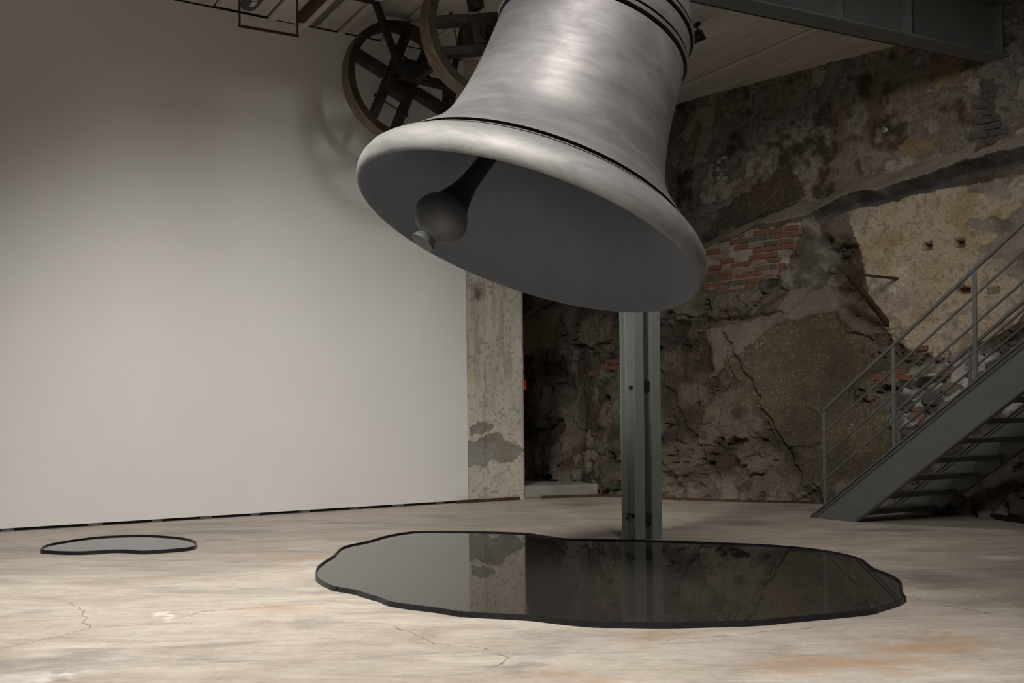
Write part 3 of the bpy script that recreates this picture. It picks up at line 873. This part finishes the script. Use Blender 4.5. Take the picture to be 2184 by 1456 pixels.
# ------------------------------------------------------------------ green steel beam under the ceiling, upper right
A_ = room(-13.0, 2.4, 5.2); B_ = room(5.3, 3.985, 5.2)
bd = (B_ - A_).normalized(); bn = Vector((bd.y, -bd.x, 0))
beam = empty('steel_beam', (A_ + B_) / 2, 'large dark green steel girder running under the ceiling into the rock wall', 'beam')
def bslab(t0, t1, z0, z1, name, m=None):
    mb = MB()
    mb.hexa([A_ + bn * t0 + Z * z0, B_ + bn * t0 + Z * z0, B_ + bn * t1 + Z * z0, A_ + bn * t1 + Z * z0, A_ + bn * t0 + Z * z1, B_ + bn * t0 + Z * z1, B_ + bn * t1 + Z * z1, A_ + bn * t1 + Z * z1])
    return mb.build(name, m or M['green_steel'], beam, bevel=.003)
bslab(0, .30, 0, .025, 'bottom_flange')
bslab(0.135, .16, .025, .62, 'web')
bslab(0, .30, .62, .645, 'top_flange')
bslab(0.02, .035, -.004, .002, 'flange_seam', M['dark_steel'])
for f in (.72, .85, .905, .985):
    c = A_ + (B_ - A_) * f
    MB().box(c + bn * .228 + Z * .32, bd, bn, Z, .008, .066, .295).build('stiffener', M['green_steel'], beam)

# ------------------------------------------------------------------ steel column of two channels
cc = Vector((1.062, 8.62, 0))
colm = empty('steel_column', cc + W * .145 - N * .1, 'green grey steel column of two channels standing behind the large pool', 'column')
FW, GAP, DEP, TH = .107, .080, .205, .014
TW = .055
def rel(s, t, z): return cc + W * s + N * t + Z * z
def chan(s_out, s_web, name):
    sg = 1 if s_web > s_out else -1
    poly = [(s_out, 0), (s_web, 0), (s_web, -DEP), (s_out, -DEP), (s_out, -DEP + TH), (s_web - sg * TW, -DEP + TH), (s_web - sg * TW, -TH), (s_out, -TH)]
    return MB().prism([rel(a, b, 0) for a, b in poly], Z * CEIL).build(name, M['green_steel'], colm, bevel=.003)
chan(0, FW, 'channel'); chan(2 * FW + GAP, FW + GAP, 'channel')
MB().box(rel(FW + GAP / 2, -.045, CEIL / 2), W, N, Z, GAP / 2 - .001, .006, CEIL / 2 - .01).build('slot_shade_plate', M['slot'], colm)  # dark plate added in place of the shade deep in the slot
for z in (.14, 1.30, 2.5, 3.7, 4.9):
    MB().hexa([rel(FW, -.02, z), rel(FW + GAP, -.02, z), rel(FW + GAP, -.038, z), rel(FW, -.038, z), rel(FW, -.02, z + .09), rel(FW + GAP, -.02, z + .09), rel(FW + GAP, -.038, z + .09), rel(FW, -.038, z + .09)]).build('batten_plate', M['dark_steel'], colm)
for z, t in ((.205, -.10), (.215, -.145), (1.335, -.10)):
    MB().tube(rel(FW - TW + .01, t, z), rel(FW - TW - .028, t, z), .015, 6).build('bolt', M['dark_steel'], colm)

# ------------------------------------------------------------------ the pools
BIG = [(-1.355, 6.803), (-1.413, 7.144), (-1.419, 7.444), (-1.405, 7.717), (-1.414, 7.93), (-1.422, 8.184), (-1.38, 8.388), (-1.265, 8.629), (-1.152, 8.988), (-1.005, 9.241), (-0.874, 9.325), (-0.591, 9.295), (-0.234, 9.221), (0.111, 9.075), (0.307, 8.822), (0.495, 8.622), (0.981, 8.51), (1.291, 8.416), (1.679, 8.255), (2.085, 8.067), (2.377, 7.769), (2.499, 7.469), (2.524, 7.22), (2.463, 6.817), (2.469, 6.593), (2.456, 6.385), (2.417, 6.208), (2.328, 5.979), (2.258, 5.757), (2.205, 5.652), (2.121, 5.558), (2.024, 5.468), (1.931, 5.381), (1.717, 5.292), (1.414, 5.187), (1.274, 5.136), (1.073, 5.112), (0.777, 5.095), (0.585, 5.117), (0.406, 5.139), (0.217, 5.238), (0.06, 5.335), (-0.268, 5.444), (-0.443, 5.575), (-0.625, 5.697), (-0.739, 5.799), (-0.808, 5.923), (-0.887, 6.026), (-1.004, 6.192), (-1.144, 6.321), (-1.251, 6.507), (-1.325, 6.682)]
SMALL = [(-3.941, 8.294), (-4.025, 8.51), (-4.053, 8.699), (-4.001, 8.903), (-3.918, 9.086), (-3.807, 9.216), (-3.597, 9.279), (-3.383, 9.268), (-3.121, 9.127), (-2.932, 8.962), (-2.792, 8.742), (-2.721, 8.544), (-2.699, 8.397), (-2.743, 8.303), (-2.853, 8.226), (-2.996, 8.161), (-3.076, 8.16), (-3.19, 8.227), (-3.321, 8.244), (-3.435, 8.191), (-3.567, 8.158), (-3.731, 8.189), (-3.87, 8.247)]
def catmull(pts, n=5):
    out = []
    k = len(pts)
    for i in range(k):
        p0, p1, p2, p3 = (np.array(pts[(i + j) % k]) for j in (-1, 0, 1, 2))
        for q in range(n):
            t = q / n
            out.append(.5 * ((2 * p1) + (-p0 + p2) * t + (2 * p0 - 5 * p1 + 4 * p2 - p3) * t * t + (-p0 + 3 * p1 - 3 * p2 + p3) * t ** 3))
    return np.array(out)
def pool(pts, lab, joint):
    o = catmull(pts)
    area = .5 * np.sum(o[:, 0] * np.roll(o[:, 1], -1) - o[:, 1] * np.roll(o[:, 0], -1))
    tan = np.roll(o, -1, 0) - np.roll(o, 1, 0)
    nor = np.stack([tan[:, 1], -tan[:, 0]], 1)
    nor /= np.linalg.norm(nor, axis=1)[:, None]
    if area < 0: nor = -nor
    i_ = o - nor * .011
    c = o.mean(0)
    root = empty('reflecting_pool', (c[0], c[1], 0), lab, 'pool', 'black pools on the concrete floor')
    mb = MB()
    n = len(o)
    V = [[mb.bm.verts.new((*q, z)) for q in a] for a, z in ((o, 0.0), (o, .031), (i_, .031), (i_, 0.0))]
    for A, B in ((0, 1), (1, 2), (2, 3), (3, 0)):
        for k in range(n):
            mb.bm.faces.new((V[A][k], V[A][(k + 1) % n], V[B][(k + 1) % n], V[B][k]))
    rim = mb.build('rim', M['rim_steel'], root, smooth=40)
    mb = MB()
    vv = [mb.bm.verts.new((*q, .020)) for q in (o - nor * .006)]
    mb.bm.faces.new(vv)
    bmesh.ops.triangulate(mb.bm, faces=mb.bm.faces[:])
    mb.build('liquid', M['liquid'], root)
    for (jx, jy) in joint:
        k = int(np.argmin(np.hypot(o[:, 0] - jx, o[:, 1] - jy)))
        t = tan[k] / np.linalg.norm(tan[k])
        q = o[k] + nor[k] * .002
        MB().box((q[0], q[1], .0157), (t[0], t[1], 0), (nor[k][0], nor[k][1], 0), (0, 0, 1), .03, .003, .0155).build('lap_joint', M['rim_steel'], root)
    return root
pool(BIG, 'large black pool with a low dark steel rim on the floor under the bell', [(-1.144, 6.321), (2.258, 5.757), (-0.3, 5.46)])
pool(SMALL, 'small kidney shaped black pool on the floor near the white wall', [(-2.996, 8.161)])

# ------------------------------------------------------------------ the bell, caught at the end of its swing
Mc = Vector((0.101, 6.2, 2.185))
ba = Vector((0.320, 0.162, 0.9317)).normalized()
sw = Vector((0.894, 0.448, 0)).normalized()       # swing direction
gx_ = Vector((0.448, -0.894, 0)).normalized()     # axis of the swing
piv = Mc + ba * 2.12
bell = empty('bell', Mc, 'huge grey metal bell tilted in mid swing above the large pool', 'bell')
prof_out = [(1.100, 0.0), (1.112, .012), (1.121, .035), (1.125, .07), (1.120, .105), (1.103, .145), (1.080, .172), (1.054, .196), (1.026, .216), (1.006, .228), (.996, .233),
            (.978, .235), (.975, .240), (.984, .244), (.978, .251), (.950, .255), (.938, .261), (.934, .275), (.937, .281), (.950, .284), (.940, .296), (.918, .320), (.878, .360), (.835, .405), (.795, .45), (.762, .50), (.735, .55), (.708, .62), (.688, .70), (.668, .80), (.652, .90), (.641, 1.0), (.633, 1.1), (.627, 1.2),
            (.622, 1.30), (.618, 1.350), (.596, 1.354), (.596, 1.366), (.632, 1.372), (.640, 1.384), (.632, 1.396), (.598, 1.402), (.598, 1.412), (.624, 1.417), (.628, 1.425), (.620, 1.433), (.612, 1.50), (.609, 1.53), (.588, 1.534), (.588, 1.544), (.622, 1.549), (.628, 1.560), (.620, 1.571), (.588, 1.576), (.588, 1.586), (.612, 1.590), (.614, 1.600),
            (.600, 1.612), (.585, 1.68), (.55, 1.75), (.49, 1.80), (.40, 1.83), (.22, 1.85), (0, 1.86)]
prof_in = [(1.100, 0.0), (1.090, -.002), (1.080, .01), (1.06, .05), (1.0, .14), (.93, .22), (.85, .31), (.77, .42), (.70, .55), (.645, .75), (.60, 1.0), (.575, 1.3), (.55, 1.55), (.48, 1.68), (.3, 1.74), (0, 1.75)]
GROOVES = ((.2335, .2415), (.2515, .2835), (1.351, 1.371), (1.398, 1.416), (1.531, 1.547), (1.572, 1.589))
def bell_shell():
    n = 160
    b = ba.cross(Vector((0, 1, .01))).normalized(); c = ba.cross(b)
    def dense(pr, k):
        out = []
        for (r0, h0), (r1, h1) in zip(pr, pr[1:]):
            m = max(1, int(math.hypot(r1 - r0, h1 - h0) / k))
            out += [(r0 + (r1 - r0) * i / m, h0 + (h1 - h0) * i / m) for i in range(m)]
        return out + [pr[-1]]
    bm = bmesh.new()
    ids = []
    def surf(pr, mi, prev=None):
        rings = []
        for k, (r, h) in enumerate(pr):
            if k == 0 and prev: rings.append(prev); continue
            if r < 1e-4: rings.append([bm.verts.new(Mc + ba * h)]); continue
            rings.append([bm.verts.new(Mc + ba * h + (b * math.cos(t) + c * math.sin(t)) * r) for t in [2 * math.pi * q / n for q in range(n)]])
        for k_, (A, B) in enumerate(zip(rings, rings[1:])):
            for q in range(n):
                q2 = (q + 1) % n
                if len(B) == 1: f = bm.faces.new((A[q], A[q2], B[0]))
                else: f = bm.faces.new((A[q], A[q2], B[q2], B[q]))
                hm = (pr[k_][1] + pr[k_ + 1][1]) / 2
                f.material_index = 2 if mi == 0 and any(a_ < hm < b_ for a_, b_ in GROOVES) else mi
                f.smooth = True
        return rings
    ro = surf(prof_out, 0)
    surf(prof_in, 1, ro[0])
    bmesh.ops.recalc_face_normals(bm, faces=bm.faces)
    for e in bm.edges:
        if len(e.link_faces) == 2 and e.calc_face_angle(0) > math.radians(38): e.smooth = False
    bmesh.ops.translate(bm, verts=bm.verts, vec=-Mc)
    me = bpy.data.meshes.new('shell')
    bm.to_mesh(me); bm.free()
    at = me.attributes.new('around', 'FLOAT_VECTOR', 'POINT')
    for i, v in enumerate(me.vertices):
        p = v.co
        h = p.dot(ba); q = p - ba * h
        th = math.atan2(q.dot(c), q.dot(b))
        # cos/sin keep the streaks seamless all the way round
        at.data[i].vector = (math.cos(th) * .9, h, math.sin(th) * .9)
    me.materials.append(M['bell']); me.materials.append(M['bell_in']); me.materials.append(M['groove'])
    o = bpy.data.objects.new('shell', me)
    col.objects.link(o)
    o.parent = bell
    return o
bell_shell()
# clapper: hangs from inside the crown, thrown against the low side
cp = Mc + ba * 1.66
ctip = cp + (-Z * 1.606 - sw * 1.29)
cd = (ctip - cp).normalized(); cl = (ctip - cp).length
clap = MB().lathe(cp, cd, [(0, cl - .32), (.10, cl - .32), (.140, cl - .275), (.163, cl - .225), (.168, cl - .19), (.158, cl - .15), (.122, cl - .105), (.080, cl - .075), (.062, cl - .05), (0, cl - .05)], 48).build('clapper', M['clapper'], bell, smooth=50, label='clapper with a rounded ball and a short flight')
MB().lathe(cp, cd, [(0, 0), (.05, 0), (.052, cl - .62), (.060, cl - .48), (.078, cl - .40), (.103, cl - .325), (.105, cl - .315), (0, cl - .31)], 32).build('clapper_shaft', M['clapper_dark'], clap, smooth=50)
MB().lathe(cp, cd, [(0, cl - .08), (.064, cl - .08), (.058, cl - .05), (.072, cl - .015), (.074, cl), (.05, cl + .004), (0, cl + .004)], 32).build('clapper_tip', M['clapper'], clap, smooth=40)
# headstock above the crown (out of the picture) and the frame that carries it
hs = MB()
side_ = gx_
hu_ = ba
hx_ = side_.cross(hu_).normalized()
hs.box(piv - ba * .06, side_, hx_, hu_, .62, .12, .19)
hs.tube(piv - side_ * .745, piv + side_ * .745, .05, 16)
hs.build('headstock', M['dark_steel'], bell, bevel=.008)
fr = empty('bell_gallows', (piv.x, piv.y, piv.z - .1), 'dark steel gallows carrying the bell axle above the picture', 'support')
for sg in (-1, 1):
    q = piv + gx_ * sg * .80
    MB().box(q, gx_, sw, Z, .05, .11, .10).build('bearing_block', M['dark_steel'], fr, bevel=.006)
    MB().box(q + Z * 1.64, gx_, sw, Z, .04, .06, 1.56).build('hanger', M['dark_steel'], fr)

# ------------------------------------------------------------------ wooden split pulleys on a shaft, hung from the ceiling
SS, SZ = -1.06, 4.91
def sp(s, t, z): return room(SS + s, t, SZ + z)
def wheel(t, R, rot, lab, ta, tb, zc=0.0, sc=0.0):
    # t: front face of the rim; the rim is .2 deep
    dep = .20
    root = empty('wooden_pulley_wheel', room(SS + sc, t - dep / 2, SZ + zc - R), lab, 'wheel', 'wooden pulley wheels under the ceiling')
    ctr = room(SS + sc, t, SZ + zc)
    ax = -N
    fx = W * math.cos(rot) + Z * math.sin(rot); fy = -W * math.sin(rot) + Z * math.cos(rot)
    MB().lathe(ctr, ax, [(R - .012, 0), (R, .012), (R + .006, dep / 2), (R, dep - .012), (R - .012, dep), (R - .02, dep)], 96).build('rim_tread', M['wood_rim'], root, smooth=40)
    MB().lathe(ctr, ax, [(R - .085, 0), (R - .010, 0), (R - .004, .01), (R - .004, dep - .01), (R - .085, dep)], 96, True).build('rim', M['wood_face'], root, smooth=40)
    L = math.sqrt((R - .07) ** 2 - .14 ** 2)
    mid = ctr - N * (dep / 2)
    for sg in (-1, 1):
        MB().box(mid + fx * (.145 * sg), fx, fy, N, .042, L, .075).build('arm', M['wood_face'], root, bevel=.006)
        MB().box(mid + fx * (.40 * sg), fy, fx, N, .055, R - .08 - .40, .07).build('spoke', M['wood_face'], root, bevel=.006)
    for sg in (-1, 1):
        MB().box(mid + fy * (.085 * sg), fx, fy, N, .105, .082, .10).build('hub_block', M['wood_face'], root, bevel=.006)
    MB().lathe(mid - N * .12, N, [(0, 0), (.085, 0), (.085, .24), (0, .24)], 24).build('hub_collar', M['dark_steel'], root, smooth=40)
    MB().tube(room(SS + sc, ta, SZ + zc), room(SS + sc, tb, SZ + zc), .034, 16).build('shaft', M['rust_dark'], root, smooth=40)
    for sg in (-1, 1):
        a = mid + fy * (.30 * sg)
        MB().tube(a - fx * .21, a + fx * .21, .009, 8).build('tie_rod', M['rust'], root)
        for s2 in (-1, 1):
            MB().tube(a + fx * (.187 * s2), a + fx * (.225 * s2), .02, 6).build('nut', M['rust'], root)
    return root
wheel(.90, .675, math.radians(-23), 'wooden spoked pulley wheel nearest the white wall, below the ceiling', .22, .965)
wheel(2.76, .64, math.radians(-76), 'wooden spoked pulley wheel partly hidden behind the bell', 1.16, 3.4, zc=-.07, sc=.02)
# the bent flat-iron hanger in front of the wheel by the wall
hg = empty('shaft_hanger', room(-1.3, 1.06, 4.85), 'rusty bent flat iron hanger in front of the wheel by the wall', 'bracket')
hp = [(-1.74, CEIL - .02), (-1.47, CEIL - .02), (-1.155, 4.90), (-.56, 4.87)]
def flat(a, b, w_, th, name):
    a3, b3 = room(a[0], 1.06, a[1]), room(b[0], 1.06, b[1])
    d = (b3 - a3).normalized()
    return MB().box((a3 + b3) / 2, d, N, d.cross(N), (b3 - a3).length / 2 + th * .4, w_ / 2, th / 2).build(name, M['rust_dark'], hg, bevel=.004)
flat(hp[0], hp[1], .10, .04, 'foot'); flat(hp[1], hp[2], .09, .055, 'leg'); flat(hp[2], hp[3], .12, .075, 'seat_bar')
flat((-.56, 4.87), (-.35, CEIL - .01), .09, .05, 'leg')
MB().box(room(-1.02, 1.06, 4.97), W, N, Z, .17, .09, .10).build('bearing', M['dark_steel'], hg, bevel=.02)
for q in (-.09, .09):
    MB().tube(room(-1.02 + q, 1.06, 4.9), room(-1.02 + q, 1.06, 5.11), .018, 8).build('bolt', M['dark_steel'], hg)

# ------------------------------------------------------------------ small things on the ceiling, left
wf = MB()
wf.path([room(-2.95, 1.0, CEIL), room(-2.952, 1.0, 5.127)], .011, 8).path([room(-2.335, 1.0, CEIL), room(-2.338, 1.0, 5.14)], .011, 8)
o = wf.bar(room(-2.963, 1.0, 5.125), room(-2.327, 1.0, 5.138), .024, .024).build('hanging_rod_loop', M['rust'])
tag(o, 'thin rusty rectangular rod loop hanging from the ceiling boards', 'rod')
# dark rounded casing with a pale sticker
def yz(s, t, z): return room(s, t, z)
arc = [(-2.74, .55), (-2.58, .55), (-2.575, .22)]
pts = [room(-2.75, 1.6, CEIL - .09), room(-2.58, 1.6, CEIL - .09)]
pts += [room(-2.665 + .085 * math.cos(a), .36 - .085 * math.sin(a), CEIL - .09) for a in [math.pi * k / 10 for k in range(11)]]
cas = empty('ceiling_fitting', room(-2.66, .9, CEIL - .09), 'dark grey round ended casing with a pale sticker on the ceiling boards', 'fitting')
MB().prism(pts, Z * .078).build('casing', M['grey_plastic'], cas, bevel=.012)
MB().box(room(-2.655, .50, CEIL - .0915), W, N, Z, .026, .07, .0015).build('sticker', M['pale'], cas)
MB().box(room(-2.68, .62, CEIL - .0915), W, N, Z, .030, .025, .0015).build('sticker', M['pale'], cas)
o = MB().box(room(-2.065, 1.9, CEIL - .07), W, N, Z, .036, 1.55, .06).build('wooden_rail', M['rust'], bevel=.006)
tag(o, 'short brown beam end fixed under the ceiling beside the pale tube', 'beam')
o = MB().tube(room(-1.975, .06, CEIL - .075), room(-1.975, 3.4, CEIL - .075), .05, 16).build('pale_tube', M['plank'], smooth=40)
tag(o, 'pale painted pipe running under the left ceiling boards', 'pipe')
rp = empty('ribbed_tray', room(-1.88, 1.8, CEIL - .05), 'ribbed grey metal tray beside the pale pipe under the ceiling', 'tray')
ribs = MB()
for k in range(95):
    ribs.box(room(-1.875, .16 + k * .034, CEIL - .050), W, N, Z, .042, .009, .006)
MB().box(room(-1.875, 1.75, CEIL - .032), W, N, Z, .045, 1.62, .012).build('tray_sheet', M['galv'], rp)
r_ = ribs.build('rib', M['galv'], rp); r_['kind'] = 'stuff'
MB().box(room(-1.825, 1.75, CEIL - .05), W, N, Z, .008, 1.62, .03).build('tray_edge', M['galv'], rp)

# floodlight on the right-hand boards
lamp = empty('floodlight', room(1.90, 2.45, 5.38), 'black floodlight hanging from the ceiling boards beside the bell', 'lamp')
MB().box(room(2.045, 2.22, CEIL - .03), N, W, Z, .15, .022, .018).build('track', M['dark_steel'], lamp)
MB().bar(room(1.925, 2.475, 5.47), room(2.05, 2.33, CEIL - .03), .022, .022).build('stem', M['dark_steel'], lamp)
MB().hexa([room(1.855, 2.40, 5.385), room(1.94, 2.36, 5.375), room(1.95, 2.60, 5.375), room(1.865, 2.62, 5.385),
           room(1.84, 2.40, 5.475), room(1.91, 2.37, 5.49), room(1.915, 2.56, 5.49), room(1.845, 2.58, 5.475)]).build('housing', M['dark_steel'], lamp, bevel=.006)

# ------------------------------------------------------------------ things fixed to the rock wall
c0 = rock_surf(-5.43, 2.80) ; c1 = rock_surf(-4.84, 2.73); c2 = rock_surf(-4.97, 2.14)
brk = empty('wall_bracket', c2, 'rusty triangular iron bracket on the yellow plaster wall', 'bracket')
tipb = c0 + NV * .12
tipb = Vector((4.00, 11.80, 2.74))
MB().bar(c1 - NV * .05, tipb, .028, .03).build('arm', M['rust'], brk)
MB().bar(c2 - NV * .05, tipb, .055, .06).build('strut', M['rust'], brk)
ins_lab = ['topmost white porcelain insulator of three on the dark rock wall', 'middle white porcelain insulator of three on the dark rock wall', 'lowest white porcelain insulator of three on the dark rock wall', 'lone white porcelain insulator high on the right of the rock wall']
for (u, z), lab in zip(((-7.48, 4.69), (-7.49, 4.58), (-7.49, 4.46), (-5.06, 4.64)), ins_lab):
    c = rock_surf(u, z)
    r = empty('insulator', c, lab, 'insulator', 'porcelain insulators on the rock wall')
    MB().lathe(c - NV * .02, NV, [(0, 0), (.022, 0), (.024, .03), (.036, .04), (.036, .055), (.024, .06), (.024, .075), (.015, .08), (0, .08)], 16).build('knob', M['porcelain'], r, smooth=40)
    MB().tube(c - NV * .03, c + NV * .072, .011, 8).build('screw', M['rust'], r)
for (u, z, lab) in ((-7.39, 4.73, 'small white porcelain clamp beside the topmost insulator'), (-7.37, 4.43, 'small white porcelain clamp beside the lowest insulator')):
    c = rock_surf(u, z)
    o = MB().box(c + NV * .012, (EV + Z * .3).normalized(), (Z - EV * .3).normalized(), NV, .042, .020, .03).build('wire_clamp', M['porcelain'], bevel=.006)
    tag(o, lab, 'clamp')
pp = MB().path([(4.45, 11.1, .03), (4.62, 10.85, .03), (4.77, 10.36, .03), (4.90, 9.70, .03), (5.1, 8.9, .03)], .028, 10).build('floor_pipe', M['dark_steel'], smooth=40)
tag(pp, 'dark pipe lying on the floor along the rock beyond the stairs', 'pipe')

# ------------------------------------------------------------------ the steel stairs
T0 = Vector((3.14, 10.345, 0)); SD = Vector((.49, -.872, 0)).normalized(); SA = Vector((.872, .49, 0)).normalized()
SL = .696; TOP = .05
ang_ = math.atan(SL)
stairs = empty('steel_staircase', T0 + SD * .3 + SA * .55, 'grey green steel staircase with tube railings rising to the right edge', 'staircase')
def stp(s, a, z): return T0 + SD * s + SA * a + Z * z
SEND = 4.6
def stringer(a, lab=None):
    th = .012
    zt = lambda s: TOP + SL * s
    VT = .41
    poly = [(-.07, 0.0), (SEND, zt(SEND)), (SEND, zt(SEND) - VT), (VT / SL - TOP / SL, 0.0)]
    st = MB().prism([stp(s, a, z) for s, z in poly], SA * th).build('stringer', M['stair_steel'], stairs, bevel=.002)
    # rolled lips along both edges
    for (s0, z0, s1, z1, side) in ((-.05, .012, SEND, zt(SEND) - .006, -1), ((VT - TOP) / SL, .006, SEND, zt(SEND) - VT + .006, 1)):
        p0, p1 = stp(s0, a, z0), stp(s1, a, z1)
        d = (p1 - p0).normalized()
        wd = .022 if side < 0 else .05
        cc_ = SA * (th / 2 + side * wd / 2)
        MB().box((p0 + p1) / 2 + cc_, d, SA, d.cross(SA), (p1 - p0).length / 2, wd / 2 + th / 2, .006).build('flange', M['stair_steel'], st)
    p0, p1 = stp(.0, a - .008, TOP - .045), stp(SEND, a - .008, zt(SEND) - .045)
    d = (p1 - p0).normalized()
    MB().box((p0 + p1) / 2, d, SA, d.cross(SA), (p1 - p0).length / 2, .007, .004).build('edge_bead', M['stair_steel'], st)
    MB().box(stp(.25, a + th / 2, .028), SD, SA, Z, .29, .012, .028).build('base_plate', M['stair_steel'], st)
WID = 1.13
stringer(0); stringer(WID)
for k in range(-1, 14):
    z = .292 + .183 * k
    s = .57 + .263 * k
    if s > SEND - .4: break
    tr_ = MB()
    tr_.box(stp(s + .125, WID / 2 + .006, z - .006), SD, SA, Z, .135, WID / 2 - .012, .006)
    tr_.box(stp(s - .006, WID / 2 + .006, z - .022), SD, SA, Z, .005, WID / 2 - .012, .022)
    tr_.box(stp(s + .262, WID / 2 + .006, z - .022), SD, SA, Z, .005, WID / 2 - .012, .022)
    t_ = tr_.build('tread', M['stair_steel'], stairs)
    for a in (.03, WID - .02):
        MB().box(stp(s + .125, a, z - .05), SD, SA, Z, .12, .006, .04).build('tread_bracket', M['stair_steel'], t_)
def railing(a, s0):
    rt = lambda s: 1.023 + SL * s
    n_ = 0
    ss_ = []
    s = s0
    while s < SEND:
        ss_.append(s); s += .871
    for s in ss_:
        p = MB().box(stp(s, a, (TOP + SL * s - .02 + rt(s) - .01) / 2), SD, SA, Z, .019, .007, (rt(s) - .01 - (TOP + SL * s - .02)) / 2).build('post', M['stair_steel'], stairs)
    for dz, r in ((0, .019), (.231, .0115), (.477, .0115), (.715, .0115)):
        MB().tube(stp(s0 - .012, a, rt(s0) - dz), stp(SEND, a, rt(SEND) - dz), r, 12).build('handrail' if dz == 0 else 'rail', M['stair_steel'], stairs, smooth=40)
railing(.006, .13); railing(WID + .006, .13)
